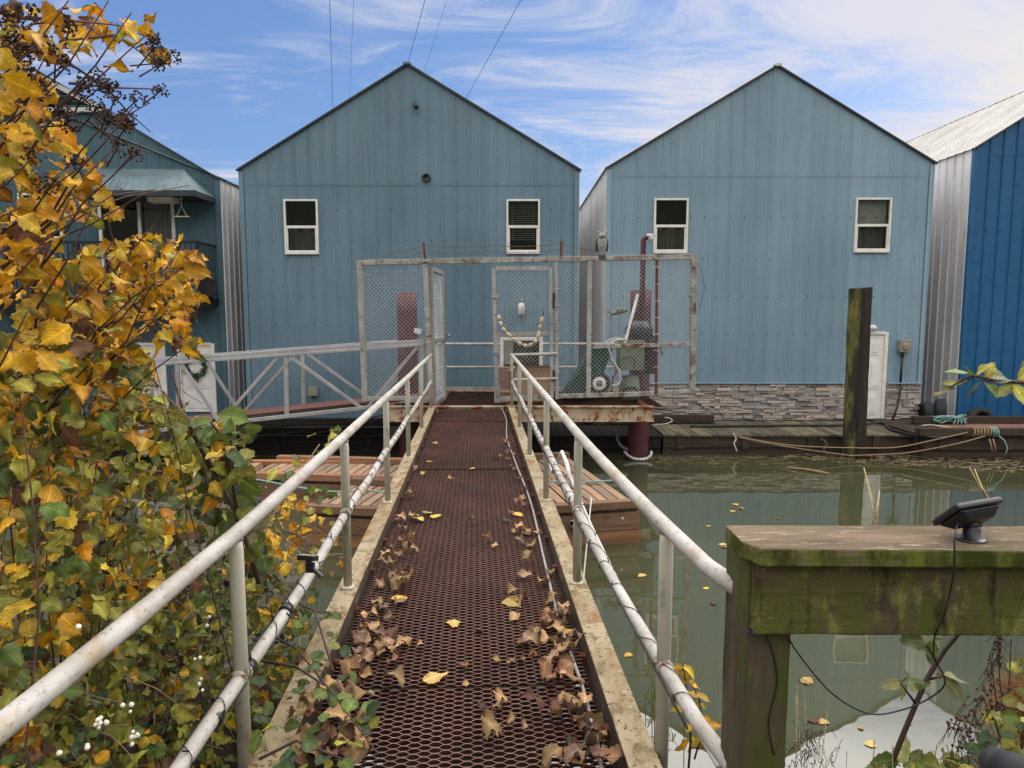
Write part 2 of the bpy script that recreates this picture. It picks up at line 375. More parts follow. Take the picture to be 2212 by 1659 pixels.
# ================================================================ sky and sun
SUN_EL, SUN_AZ = R_(34), R_(52)       # azimuth from straight ahead towards the right
w = bpy.data.worlds.new('World'); scene.world = w; w.use_nodes = True
t = w.node_tree; t.nodes.clear()
def wn(k, **q):
    n = t.nodes.new(k)
    for a, b in q.items(): setattr(n, a, b)
    return n
out = wn('ShaderNodeOutputWorld'); bg = wn('ShaderNodeBackground'); t.links.new(bg.outputs[0], out.inputs[0])
sky = wn('ShaderNodeTexSky', sky_type='NISHITA'); sky.sun_disc = False; sky.sun_elevation = SUN_EL; sky.sun_rotation = SUN_AZ
sky.air_density = 1.0; sky.dust_density = .6; sky.ozone_density = 2.2
tc = wn('ShaderNodeTexCoord'); sp = wn('ShaderNodeSeparateXYZ'); t.links.new(tc.outputs['Generated'], sp.inputs[0])
def wm(op, a, b=0.):
    m = wn('ShaderNodeMath', operation=op)
    for i, q in enumerate((a, b)):
        if isinstance(q, (int, float)): m.inputs[i].default_value = q
        else: t.links.new(q, m.inputs[i])
    return m.outputs[0]
def wstep(x, lo, hi, a=0., b=1.):
    r = wn('ShaderNodeMapRange'); r.interpolation_type = 'SMOOTHSTEP'
    for i, q in zip(range(1, 5), (lo, hi, a, b)): r.inputs[i].default_value = q
    t.links.new(x, r.inputs[0]); return r.outputs[0]
def wnoise(vec, sc, de=6, ro=.6, di=0.):
    n = wn('ShaderNodeTexNoise'); n.inputs['Scale'].default_value = sc; n.inputs['Detail'].default_value = de
    n.inputs['Roughness'].default_value = ro; n.inputs['Distortion'].default_value = di
    t.links.new(vec, n.inputs['Vector']); return n.outputs['Fac']
def wmix(f, a, b):
    m = wn('ShaderNodeMix', data_type='RGBA')
    for i, q in ((0, f), (6, a), (7, b)):
        if isinstance(q, (int, float)): m.inputs[i].default_value = q
        elif isinstance(q, tuple): m.inputs[i].default_value = (*q, 1)
        else: t.links.new(q, m.inputs[i])
    return m.outputs[2]
X, Yc, Zc = sp.outputs
zz = wm('ADD', wm('MAXIMUM', Zc, 0.), .10)
cv = wn('ShaderNodeCombineXYZ'); t.links.new(wm('DIVIDE', X, zz), cv.inputs[0]); t.links.new(wm('DIVIDE', Yc, zz), cv.inputs[1])
mp = wn('ShaderNodeMapping'); mp.inputs['Rotation'].default_value = (0, 0, R_(28)); mp.inputs['Scale'].default_value = (.5, 1.0, 1); mp.inputs['Location'].default_value = (CLX, CLY, 0)
t.links.new(cv.outputs[0], mp.inputs[0])
n1 = wnoise(mp.outputs[0], .6, 5, .5, .3); n2 = wnoise(mp.outputs[0], 2.1, 9, .70, 1.2)
cl = wm('ADD', wm('MULTIPLY', n1, .5), wm('MULTIPLY', n2, .5))
right = wstep(X, -.1, .55)                                          # thicker cloud towards the sun
thr = wm('SUBTRACT', cl, wm('MULTIPLY', wm('SUBTRACT', 1., right), .07))
thr = wm('ADD', thr, wstep(Zc, .26, .10, 0., .055))
cov = wm('MULTIPLY', wstep(thr, CLO, CHI), .92)
bank = wm('MAXIMUM', wstep(Zc, .40, .53), wm('MULTIPLY', wstep(Yc, .15, -.35), wstep(n1, .25, .45)))   # overcast overhead; unseen cloud bank behind added to light the facades
cov = wm('MAXIMUM', cov, bank)
glow = wm('MULTIPLY', wstep(X, .42, .62), wm('MULTIPLY', wstep(Yc, .2, .7), wstep(Zc, .40, .22)))
ccol = wmix(glow, (.80, .79, .86), (.98, .88, .76))
ccol = wmix(bank, ccol, (OVER, OVER*.965, OVER*.945))
ccol = wmix(wm('MULTIPLY', wstep(Yc, -.05, -.5), 1.0), ccol, (BACK, BACK*.985, BACK*.97))
hs = wn('ShaderNodeHueSaturation'); hs.inputs['Saturation'].default_value = SKYS; hs.inputs['Value'].default_value = SKYV
t.links.new(sky.outputs[0], hs.inputs['Color'])
blue = wmix(.45, hs.outputs[0], (1.7, 3.2, 7.6))
tl = wm('MULTIPLY', wstep(Yc, .25, -.15), wstep(wm('SUBTRACT', Zc, wm('MULTIPLY', wnoise(tc.outputs['Generated'], 7, 5, .7), .22)), .16, .10))
ccol = wmix(tl, ccol, (.10, .115, .085))                             # wooded bank behind the viewer
cs = wn('ShaderNodeVectorMath', operation='SCALE'); cs.inputs['Scale'].default_value = CLOUDV
t.links.new(ccol, cs.inputs[0])
t.links.new(wmix(cov, blue, cs.outputs[0]), bg.inputs[0]); bg.inputs[1].default_value = .10
sd = bpy.data.lights.new('sun', 'SUN'); sd.energy = 1.3; sd.angle = R_(25); sd.color = (1, .94, .85)
so = bpy.data.objects.new('sun', sd); COL.objects.link(so)
so.rotation_euler = (math.pi/2 - SUN_EL, 0, math.pi - SUN_AZ)
so.location = (20, 20, 30)
scene.view_settings.view_transform = 'Standard'; scene.view_settings.look = 'None'
scene.view_settings.exposure = EXPO; scene.view_settings.gamma = 1
try:
    scene.cycles.use_denoising = True; scene.cycles.max_bounces = 8; scene.cycles.transparent_max_bounces = 12
except Exception: pass
# ================================================================ water and bank
WX = MB(); WX.quad((-160,-60,0),(160,-60,0),(160,240,0),(-160,240,0))
struct(WX.build('water', M['water']))
def bank():
    m = MB(); nx, ny = 60, 40
    for j in range(ny+1):
        for i in range(nx+1):
            x = -9 + 18*i/nx; y = -8 + 13*j/ny
            edge = 1.0 + (2.2 if x < -.95 else 0)*min(1, (-.95-x)/.5 if x < -.95 else 0)
            if -1.1 < x < .62: edge = 1.0+.9*min(1, (x+1.1)/.3, (.62-x)/.25)  # soil carried on under the bridge, added to keep the grating holes dark
            fall = .5
            if x > 1.45: q_ = min(1, (x-1.45)/.3); edge = 1.0+1.15*q_; fall = .5+.5*q_
            z = 1.16 - (.35 if -1.1 < x < .62 and y > .9 else 0)*min(1, max(0, (x+1.1)/.3), max(0, (.62-x)/.25)) - max(0, y-edge)*fall + .07*math.sin(3*x+1.3*y) + .05*math.sin(7*x-5*y)
            m.v.append((x, y, max(z, -.5)))
    m.f = [(j*(nx+1)+i, j*(nx+1)+i+1, (j+1)*(nx+1)+i+1, (j+1)*(nx+1)+i) for j in range(ny) for i in range(nx)]
    struct(m.build('bank_ground', M['soil'], smooth=True))
bank()
# ================================================================ floating houses
FY = 16.1                                   # front faces
def rib_profile(w, panel=.302, major=.021, minor=.009, nminor=4, start=.05):
    pts = [(0.0, 0.0)]; x = start
    while x < w:
        for dx, d in ((-.017,0),(-.007,major),(.007,major),(.017,0)): pts.append((x+dx, d))
        g = (panel-.05)/(nminor+.0) if nminor else 0
        for k in range(nminor):
            c = x + .025 + g*(k+.5)
            for dx, d in ((-.014,0),(-.007,minor),(.007,minor),(.014,0)): pts.append((c+dx, d))
        x += panel
    pts = [p for p in pts if 0 <= p[0] < w]; pts.append((w, 0.0))
    return pts
def sheet(prof, zb, ztop, holes, f, m):
    """ribbed sheet: prof along the wall, from zb(x) to ztop(x), holes cut out; f(x,d,z)->world"""
    xs = {}
    for x, d in prof: xs[round(x, 4)] = d
    keys = sorted(xs)
    def dep(x):
        for a, b in zip(keys, keys[1:]):
            if a <= x <= b: return xs[a] + (xs[b]-xs[a])*(x-a)/max(b-a, 1e-6)
        return 0
    for h in holes:
        for x in h[:2]:
            if keys[0] < x < keys[-1]: xs[round(x,4)] = dep(x)
    ks = sorted(xs)
    for a, b in zip(ks, ks[1:]):
        mid = (a+b)/2; segs = [(zb(a), zb(b), ztop(a), ztop(b))]
        for h in holes:
            if h[0] <= mid <= h[1]:
                s0 = segs.pop(); segs += [(s0[0], s0[1], h[2], h[2]), (h[3], h[3], s0[2], s0[3])]
        for s0 in segs:
            if s0[2]-s0[0] < .002 and s0[3]-s0[1] < .002: continue
            m.add([f(a, xs[a], s0[0]), f(b, xs[b], s0[1]), f(b, xs[b], s0[3]), f(a, xs[a], s0[2])], [(0,1,2,3)])
def window(parent, x0, x1, z0, z1, y, lower_inset=True, blind=False, label=None, cloth=None):
    fr = MB(); fw = .043
    yf, yb = y-.055, y+.02
    fr.span(x0, x0+fw, yf, yb, z0, z1); fr.span(x1-fw, x1, yf, yb, z0, z1)
    fr.span(x0+fw, x1-fw, yf, yb, z1-fw, z1); fr.span(x0+fw, x1-fw, yf-.012, yb, z0, z0+fw+.015)
    zm = (z0+z1)/2+.0
    fr.span(x0+fw, x1-fw, yf+.008, yb, zm-.03, zm+.03)
    e = .035                                                # lower sash frame
    fr.span(x0+fw, x0+fw+e, yf+.016, yb, z0+fw+.015, zm-.03); fr.span(x1-fw-e, x1-fw, yf+.016, yb, z0+fw+.015, zm-.03)
    fr.span(x0+fw+e, x1-fw-e, yf+.016, yb, z0+fw+.015, z0+fw+.05)
    win = MB(); win.span(x0+.03, x1-.03, y+.42, y+.45, z0, z1)    # near-black box behind the pane, dark of the unlit room in its colour
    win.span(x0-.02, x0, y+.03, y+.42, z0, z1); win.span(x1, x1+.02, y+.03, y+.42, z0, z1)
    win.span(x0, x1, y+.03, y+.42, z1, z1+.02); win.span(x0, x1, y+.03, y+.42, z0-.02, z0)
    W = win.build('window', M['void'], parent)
    if label: W['label'] = label
    fr.build('frame', M['white'], W, bevel=.006)
    g = MB(); g.quad((x0+fw, yf+.03, zm), (x1-fw, yf+.03, zm), (x1-fw, yf+.03, z1-fw), (x0+fw, yf+.03, z1-fw))
    g.quad((x0+fw, yf+.042, z0+fw), (x1-fw, yf+.042, z0+fw), (x1-fw, yf+.042, zm), (x0+fw, yf+.042, zm))
    g.build('glass', M['glass'], W)
    if blind:
        b = MB(); k = z1-fw-.03
        while k > z0+.32:
            b.box(((x0+x1)/2, y+.06, k), (x1-x0-2*fw-.01, .03, .004), Matrix.Rotation(R_(18), 3, 'X')); k -= .048
        b.span(x0+fw+.1, x0+fw+.106, y+.06, y+.064, z0+.32, z1-fw); b.span(x1-fw-.106, x1-fw-.1, y+.06, y+.064, z0+.32, z1-fw)
        b.build('blind', M['blind'], W)
    else:
        c = MB(); n = 14
        for i in range(n):
            a, b2 = x0+fw+(x1-x0-2*fw)*i/n, x0+fw+(x1-x0-2*fw)*(i+1)/n
            c.quad((a, y+.2+.02*math.sin(i*1.7), z0+.1), (b2, y+.2+.02*math.sin((i+1)*1.7), z0+.1), (b2, y+.2+.02*math.sin((i+1)*1.7), zm-.02+.06*math.sin(i)), (a, y+.2+.02*math.sin(i*1.7), zm-.02+.06*math.sin(i)))
        c.build('curtain', M['curtain'], W)
        if cloth: c = MB(); c.quad((x0+fw, y+.1, zm), (x1-fw, y+.1, zm), (x1-fw, y+.1, z1-fw), (x0+fw, y+.1, z1-fw)); c.build('blind', M['blind'], W)
    return W
def panel_door(parent, x0, x1, z0, z1, y, knob_left=True, label=None):
    d = MB(); d.span(x0+.05, x1-.05, y-.01, y+.03, z0+.02, z1-.05)
    D = d.build('door', M['door_white'], parent)
    if label: D['label'] = label
    W = x1-x0-.1; H = z1-z0-.07; p = MB()
    for fx in (.12, .55):
        for a, b in ((.05,.30),(.36,.70),(.76,.93)):
            xa, xb = x0+.05+W*fx, x0+.05+W*(fx+.33); za, zb = z0+.02+H*a, z0+.02+H*b
            for s in (0, 1):
                i = .03*s; p.span(xa+i*2, xb-i*2, y-.022-.010*s, y-.0105, za+i*2, zb-i*2)
    p.build('door_panel', M['door_white'], D, bevel=.008)
    f = MB(); f.span(x0-.03, x0+.048, y-.045, y+.03, z0, z1); f.span(x1-.048, x1+.03, y-.045, y+.03, z0, z1); f.span(x0+.048, x1-.048, y-.045, y+.03, z1-.048, z1+.02)
    f.build('door_frame', M['white'], D, bevel=.005)
    k = MB(); kx = x0+.12 if knob_left else x1-.12
    for q in (0, .14): k.ball((kx, y-.05, z0+.95+q), (.03,.035,.03)); k.tube([(kx, y-.01, z0+.95+q),(kx, y-.05, z0+.95+q)], .012)
    k.build('handle', M['steel'], D, True)
    return D
def screws(m, x0, x1, zs, y, ztop, panel=.302, start=.05):
    for z in zs:
        x = x0+start+.05
        while x < x1-.03:
            zz = z+random.uniform(-.006,.006)
            if zz < ztop(x-x0)-.04: m.lathe([(.017,0),(.014,.009),(.001,.014)], (x, y-.001, zz), 6, Matrix.Rotation(R_(90), 3, 'X'))
            x += panel
HZ = .43
def house(name, label, x0, x1, ze0, ze1, xa, za, mat, holes, zs, lap, base=HZ, length=13, nminor=4, left_wall=True, right_wall=True, eave=.06, roofmat='roof_dark', rib=.016, blen=None, ridge=None):
    root = thing(name, label, 'house', ((x0+x1)/2, FY+length/2, base))
    W = x1-x0
    def top(x):
        X = x0+x
        return ze0+(za-ze0)*(X-x0)/(xa-x0) if X < xa else za+(ze1-za)*(X-xa)/(x1-xa)
    hs = sorted([(h[0]-x0, h[1]-x0, h[2], h[3]) for h in holes], key=lambda h: h[2])
    m = MB(); up = [h for h in hs]
    prof = rib_profile(W, nminor=nminor, major=rib)
    f = lambda x, d, z: (x0+x, FY-d, z)
    if lap:                                                   # upper sheets overlap the lower ones at a lap line
        lo = [(h[0],h[1],h[2],min(h[3],lap)) for h in hs if h[2] < lap]
        sheet(prof, lambda x: base, lambda x: min(lap, top(x)), lo, f, m)
        sheet(prof, lambda x: min(lap-.02, top(x)), top, [], lambda x, d, z: (x0+x, FY-d-.007, z), m)
    else: sheet(prof, lambda x: base, top, hs, f, m)
    n0 = len(m.f); screws(m, x0, x1, zs, FY, top); fw_ = m.build('front_wall', M[mat], root); fw_.data.materials.append(M['screw'])
    for p_ in fw_.data.polygons[n0:]: p_.material_index = 1
    y1 = FY+length
    sm = MB(); sp_ = rib_profile(length, .302, .03, .004, 2)
    if left_wall: sheet(sp_, lambda x: base, lambda x: ze0, [], lambda x, d, z: (x0-d*1.0-.002, FY+.01+x, z), sm)
    if right_wall: sheet(sp_, lambda x: base, lambda x: ze1, [], lambda x, d, z: (x1+d+.002, FY+.01+x, z), sm)
    sm.build('side_wall', M['silver'], root)
    bw = MB(); bw.add([(x0,y1,base),(x1,y1,base),(x1,y1,ze1),(xa,y1,za),(x0,y1,ze0)], [(0,1,2,3,4)]); bw.build('back_wall', M[mat], root)
    wall_za = za; za = ridge or za
    # roof: two ribbed slopes with a little overhang
    r = MB(); rp = rib_profile(length+.14, .302, .022, .004, 2)
    for (xe, ze, sgn) in ((x0, ze0, -1), (x1, ze1, 1)):
        dx, dz = xe-xa, ze-za; L = math.hypot(dx, dz); ux, uz = dx/L, dz/L; nx_, nz_ = (-uz*sgn, ux*sgn)
        Lo = L+eave
        for lift in (.02,):
            vs = []
            for x, d in rp:
                for k in (0, Lo): vs.append((xa+ux*k+nx_*(lift+d), FY-.08+x, za+uz*k+nz_*(lift+d)))
            r.add(vs, [(2*i, 2*i+1, 2*i+3, 2*i+2) for i in range(len(rp)-1)])
        r.add([(xa+nx_*.012, FY-.07, za+.012), (xa+ux*Lo+nx_*.012, FY-.07, za+uz*Lo+nz_*.012), (xa+ux*Lo+nx_*.012, y1, za+uz*Lo+nz_*.012), (xa+nx_*.012, y1, za+.012)], [(0,1,2,3)])
    R = r.build('roof', M[roofmat], root)
    e = MB()
    za = wall_za
    for (xe, ze, sgn) in ((x0, ze0, -1), (x1, ze1, 1)):
        dx, dz = xe-xa, ze-za; L = math.hypot(dx, dz); ux, uz = dx/L, dz/L
        e.beam((xa, FY-.05, za+.0), (xa+ux*(L+eave), FY-.05, za+uz*(L+eave)), .05, .028)
        if sgn < 0 or True: pass
    e.build('rake_trim', M['trim_dark'], R)
    za = ridge or wall_za
    c = MB(); c.lathe([(.09,0),(.09,length+.2)], (xa, FY-.1, za+.005), 8, Matrix.Rotation(R_(-90), 3, 'X'), 1, .35)
    c.build('ridge_cap', M[roofmat], R)
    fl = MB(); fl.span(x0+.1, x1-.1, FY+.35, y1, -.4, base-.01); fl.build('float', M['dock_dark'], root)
    # corner trims
    for xx, s in ((x0, 1), (x1, -1)):
        ct = MB(); ct.span(xx-.012, xx+.012, FY-.04, FY+.08, base, (ze0 if s > 0 else ze1)-.02); ct.span(xx+ (0.013 if s>0 else -.09), xx+(.09 if s>0 else -.013), FY-.038, FY-.028, base, (ze0 if s>0 else ze1)-.05)
        ct.build('corner_trim', M[mat], root)
    return root, top
def px(u, v): return at(u, v, Y=FY)
def hole(u0, v0, u1, v1):
    a, b = px(u0, v0), px(u1, v1); return (a.x, b.x, b.z, a.z)
# --- the house behind the gate
w1 = hole(613, 431, 690, 550); w2 = hole(1094, 431, 1166, 549)
e0, e1, ap = px(517, 367), px(1250, 367), px(880, 140)
hz = lambda v: px(880, v).z
H2, top2 = house('floating_house', 'blue-grey steel floating house straight behind the open gate, vent pipe in its gable', e0.x, e1.x, e0.z, e1.z, ap.x, ap.z, 'clad_mid', [w1, w2], [hz(q) for q in (265, 340, 395, 455, 520, 580, 640, 700, 770, 840)], hz(399))
window(H2, *w1, FY, label='sash window without blinds'); window(H2, *w2, FY, blind=True, label='sash window with white slatted blind')
p = px(900, 231); v_ = MB(); v_.tube([(p.x-.03, FY+.02, p.z+.05), (p.x-.02, FY-.12, p.z+.03), (p.x+.02, FY-.2, p.z-.07)], .05, 10); v_.build('vent_pipe', M['black'], H2, True)
p = px(921, 385); v_ = MB(); v_.lathe([(.10,-.03),(.10,.03),(.075,.035),(.07,-.01)], (p.x, FY-.03, p.z), 14, Matrix.Rotation(R_(90), 3, 'X')); v_.build('vent_hole', M['black'], H2, True)
p = px(678, 845); v_ = MB(); v_.box((p.x, FY-.07, p.z), (.19,.12,.2)); v_.span(p.x+.06, p.x+.11, FY-.15, FY-.13, p.z-.03, p.z+.02); v_.tube([(p.x-.03,FY-.06,p.z-.1),(p.x-.03,FY-.06,p.z-.3)], .012); v_.build('outlet_box', M['meter'], H2, bevel=.01)
p = px(1126, 668); v_ = MB(); v_.lathe([(.055,-.13),(.08,-.1),(.085,.08),(.06,.13),(.02,.15)], (p.x, FY-.12, p.z), 12); L_ = v_.build('wall_lamp', M['lamp_glass'], H2, True)
v_ = MB(); v_.box((p.x, FY-.03, p.z+.02), (.14,.06,.22))
for k in range(4):
    a = k*math.pi/2+.4; v_.tube([(p.x+.09*math.cos(a), FY-.12+.09*math.sin(a), p.z-.12), (p.x+.09*math.cos(a), FY-.12+.09*math.sin(a), p.z+.1)], .006, 5)
v_.tube([(p.x, FY-.03, p.z+.1),(p.x, FY-.07, p.z+.24),(p.x, FY-.12, p.z+.19)], .018, 6); v_.build('lamp_cage', M['galv'], L_)
# --- pale house on the right with stone base
w3 = hole(1413, 429, 1484, 548); w4 = hole(1848, 428, 1919, 546)
dr = hole(1838, 718, 1905, 907)
e0, e1, ap = px(1313, 362), px(2017, 352), px(1678, 143)
stz = px(1600, 828).z
H3, top3 = house('floating_house', 'pale blue floating house with stone base and a white door behind the timber pile', e0.x, e1.x, e0.z, e1.z, ap.x, ap.z, 'clad_pale', [w3, w4, (dr[0], dr[1], HZ, dr[3])], [px(1678, q).z for q in (295, 375, 470, 560, 640, 720, 800)], px(1678, 380).z, roofmat='roof_grey')
window(H3, *w3, FY, label='sash window behind the rusty fence post'); window(H3, *w4, FY, label='sash window above the white door', cloth=True)
panel_door(H3, dr[0], dr[1], HZ+.0, dr[3], FY)
st = MB(); rs = random.Random(3)
def stones(xa, xb):
    z = HZ
    while z < stz-.02:
        h = rs.choice((.035,.045,.055,.07)); h = min(h, stz-z); x = xa
        while x < xb-.005:
            l = min(rs.uniform(.10,.38), xb-x)
            if xb-x-l < .06: l = xb-x
            d = rs.uniform(.02,.095)
            st.span(x+.003, x+l-.003, FY-.026-d, FY-.024, z+.002, z+h-.002); x += l
        z += h
sx0, sx1 = e0.x+.05, px(1983, 870).x
for a_, b_ in ((sx0, dr[0]-.04), (dr[1]+.04, sx1)):
    st = MB(); stones(a_, b_); st.build('stone_skirting', M['stone'], H3, bevel=.006, segs=1)
sc = MB(); sc.span(sx0, dr[0]-.04, FY-.13, FY-.022, stz+.001, stz+.028); sc.span(dr[1]+.04, sx1, FY-.13, FY-.022, stz+.001, stz+.028); sc.build('skirting_cap', M['clad_pale'], H3)
p = px(1948, 747); v_ = MB(); v_.box((p.x, FY-.1, p.z), (.24,.14,.28)); v_.lathe([(.085,0),(.085,.03),(.07,.045)], (p.x, FY-.17, p.z-.01), 16, Matrix.Rotation(R_(90), 3, 'X')); EB = v_.build('power_meter', M['meter'], H3, bevel=.012)
v_ = MB(); v_.tube([(p.x-.03, FY-.1, p.z-.14), (p.x-.03, FY-.1, p.z-.25)], .035, 10); v_.tube([(p.x-.03, FY-.1, p.z-.25), (p.x-.04, FY-.1, p.z-.9)], .028, 8)
q0, q1 = px(1934, 850), px(1912, 918)
v_.tube([(p.x-.04, FY-.15, p.z-.88), (q0.x+.02, FY-.16, q0.z+.05), (q0.x-.05, FY-.2, q0.z-.3), (q1.x, FY-.3, HZ+.05)], .024, 8); v_.build('conduit', M['cable_black'], EB, True)
p = px(1878, 708); v_ = MB(); v_.ball((p.x, FY-.14, p.z), (.10,.09,.075), 12, 8); v_.tube([(p.x-.08,FY+.0,p.z+.03),(p.x-.06,FY-.1,p.z+.02)], .04, 8); v_.build('door_lamp', M['lamp_glass'], H3, True)
# --- bright blue boathouse at the right edge
e0 = px(2105, 320); xa4 = e0.x+3.7; za4 = e0.z+2.36
H4, top4 = house('boathouse', 'bright blue steel boathouse with a pale ribbed roof and silver side wall', e0.x, e0.x+7.4, e0.z, e0.z, xa4, za4, 'clad_blue', [], [px(2150, q).z for q in (400, 500, 620, 740, 850)], px(2150, 335).z, length=11, nminor=0, right_wall=False, roofmat='roof_grey', rib=.03)
# --- far left house with balcony
e1 = px(472, 385); ap = px(73, 147); x0_ = ap.x-(e1.x-ap.x)
slide = hole(297, 428, 386, 640); slide = (px(212, 428).x, slide[1], px(300, 634).z, slide[3])
winL = hole(40, 418, 140, 520)
dA = hole(386, 742, 467, 890); dA = (dA[0]+.0, dA[1], .6, dA[3]); dB = hole(283, 742, 362, 890); dB = (dB[0], dB[1], .6, dB[3])
H1, top1 = house('floating_house', 'teal ribbed steel floating house with balcony, canopy and louvred gable behind the yellow shrub', x0_, e1.x, e1.z, e1.z, ap.x, ap.z, 'clad_teal', [slide, winL, dA, dB], [px(300, q).z for q in (300, 345, 470, 560, 690)], px(300, 398).z, base=.5, eave=.06, ridge=e1.z+.40*(e1.x-ap.x), roofmat='roof_dark')
panel_door(H1, *dA, FY, label='white panelled door with a wreath on it'); panel_door(H1, *dB, FY)
window(H1, *winL, FY, blind=True)
x0, x1, z0, z1 = slide
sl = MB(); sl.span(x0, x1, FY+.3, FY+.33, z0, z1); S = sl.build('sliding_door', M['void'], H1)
f_ = MB(); xm = px(301, 500).x
for a in (x0, xm, x1-.06): f_.span(a, a+.07, FY-.05, FY+.03, z0, z1)
for a, b in ((x0+.07, xm), (xm+.07, x1-.06)): f_.span(a, b, FY-.05, FY+.03, z1-.07, z1); f_.span(a, b, FY-.05, FY+.03, z0, z0+.07)
f_.build('frame', M['white'], S)
g = MB(); g.quad((x0, FY, z0), (x1, FY, z0), (x1, FY, z1), (x0, FY, z1)); g.build('glass', M['glass'], S)
b = MB(); k = xm+.12
while k < x1-.1: b.box((k, FY+.12, (z0+z1)/2), (.085,.004,z1-z0-.15), Matrix.Rotation(R_(35), 3, 'Z')); k += .105
b.build('blind', M['blind'], S)
# louvred gable
lv = MB(); zl = px(200, 240).z
k = zl+.06
while k < ap.z-.25:
    half = (ap.z-k)/(ap.z-e1.z)*(e1.x-ap.x)-.14
    lv.box((ap.x, FY-.07, k), (2*half, .10, .014), Matrix.Rotation(R_(-35), 3, 'X')); k += .105
LV = lv.build('gable_louvre', M['clad_teal'], H1)
half = (ap.z-zl)/(ap.z-e1.z)*(e1.x-ap.x)
t_ = MB(); t_.beam((ap.x-half, FY-.08, zl), (ap.x+half, FY-.08, zl), .1, .09)
for s in (-1, 1): t_.beam((ap.x, FY-.085, ap.z-.12), (ap.x+s*half, FY-.085, zl-.0), .11, .10)
t_.build('louvre_trim', M['roof_grey'], LV)
# canopy
c0, c1, zt, zb_ = px(205, 365).x, px(398, 365).x, px(300, 365).z, at(300, 410, Y=15.0).z
xl, xr = at(165, 410, Y=15.05).x, at(421, 410, Y=15.05).x; yb = 15.05
cn = MB(); n = 30
for i in range(n):
    a, b2 = i/n, (i+1)/n; hh = .012*(i % 2)
    cn.quad((c0+(c1-c0)*a, FY-.03, zt), (c0+(c1-c0)*b2, FY-.03, zt), (xl+(xr-xl)*b2, yb-hh, zb_), (xl+(xr-xl)*a, yb-hh, zb_))
cn.add([(c1, FY-.03, zt), (xr, FY-.03, zb_), (xr, yb, zb_)], [(0,1,2)]); cn.add([(c0, FY-.03, zt), (xl, yb, zb_), (xl, FY-.03, zb_)], [(0,1,2)])
CN = cn.build('canopy', M['roof_dark'], H1)
t_ = MB(); t_.span(xl, xr, yb-.02, yb+.05, zb_-.12, zb_-.01); t_.span(xr-.06, xr, yb+.05, FY-.03, zb_-.12, zb_-.01); t_.span(xl, xl+.06, yb+.05, FY-.03, zb_-.12, zb_-.01); t_.span(xl+.06, xr-.06, yb+.05, FY-.03, zb_-.09, zb_-.075)
t_.build('fascia', M['trim_dark'], CN)
p = at(352, 414, Y=15.5); t_ = MB(); t_.box((p.x, 15.5, zb_-.14), (.55,.3,.1)); t_.build('soffit_lamp', M['white'], CN)
# balcony
bx1, bx0 = px(473, 640).x, px(473,640).x-5.2; by = FY-1.0; bz = px(473, 640).z-.0; bt = px(473, 530).z
bl = MB(); bl.span(bx0, bx1, by, FY-.04, bz-.22, bz-.04); BL = bl.build('balcony', M['blackiron'], H1)
rl = MB(); rl.span(bx0, bx1, by, by+.05, bt-.05, bt); rl.span(bx0, bx1, by+.005, by+.045, bz+.03, bz+.07)
for xx in (bx1, ): rl.span(xx-.05, xx, by+.05, FY-.04, bt-.05, bt); rl.span(xx-.045, xx-.005, by+.05, FY-.04, bz+.03, bz+.07)
k = bx0+.1
while k < bx1-.02: rl.span(k, k+.018, by+.015, by+.033, bz+.07, bt-.05); k += .115
k = by+.12
while k < FY-.06: rl.span(bx1-.034, bx1-.016, k, k+.018, bz+.07, bt-.05); k += .115
for xx in (bx0, bx1-.05, (bx0+bx1)/2): rl.span(xx-.001, xx+.051, by-.001, by+.051, bz-.04, bt+.01)
rl.build('balcony_railing', M['blackiron'], BL)
p = at(456, 600, Y=15.6); pt = thing('flower_pot', 'black square planter pot on the balcony floor behind the railing corner', 'pot', (p.x-.1, 15.6, bz-.04)); 
m = MB(); m.lathe([(.13,0),(.17,.02),(.2,.34),(.21,.38),(.18,.38),(.17,.3),(.001,.3)], (p.x-.1, 15.6, bz-.04), 4); m.build('pot_body', M['black'], pt)
m = MB()
for i in range(18):
    a = i*2.4; m.tube([(p.x-.1, 15.6, bz+.26), (p.x-.1+.1*math.cos(a), 15.6+.1*math.sin(a), bz+.5), (p.x-.1+.22*math.cos(a), 15.6+.22*math.sin(a), bz+.48)], .008, 4)
m.build('pot_plant', M['wreath'], pt)
# wreath on the door, bird swing under the canopy
p = px(425, 792); wr = MB(); rw = random.Random(4)
for i in range(260):
    a = rw.uniform(0, 2*math.pi); r0 = .19+rw.gauss(0,.03); b0 = Vector((p.x+r0*math.cos(a), FY-.06+rw.uniform(-.03,.03), p.z+r0*math.sin(a)))
    dvec = Vector((math.cos(a+rw.uniform(-1.2,1.2)), rw.uniform(-.6,.1), math.sin(a+rw.uniform(-1.2,1.2))))*.09
    wr.tube([b0, b0+dvec*.6, b0+dvec], [.012,.009,.002], 4)
for s in (-.03,.03): wr.beam((p.x+s*.5, FY-.09, p.z-.15), (p.x+s*2, FY-.09, p.z-.36), .04, .01)
rebase(tag(wr.build('door_wreath', M['wreath']), 'dark green wreath hung on the white door of the left house', 'wreath'), (p.x, FY-.06, p.z))
p = at(391, 420, Y=15.25); q = at(393, 468, Y=15.25); bs = thing('hanging_perch', 'small triangular bird perch hanging from the canopy corner on a thin cord', 'bird perch', tuple(q))
m = MB(); m.tube([(q.x, 15.25, zb_-.12), (q.x, 15.25, q.z+.22)], .006, 5); m.tube([(q.x-.12,15.25,q.z),(q.x,15.25,q.z+.22),(q.x+.12,15.25,q.z)], .006, 5); m.build('cord', M['rope_pale'], bs)
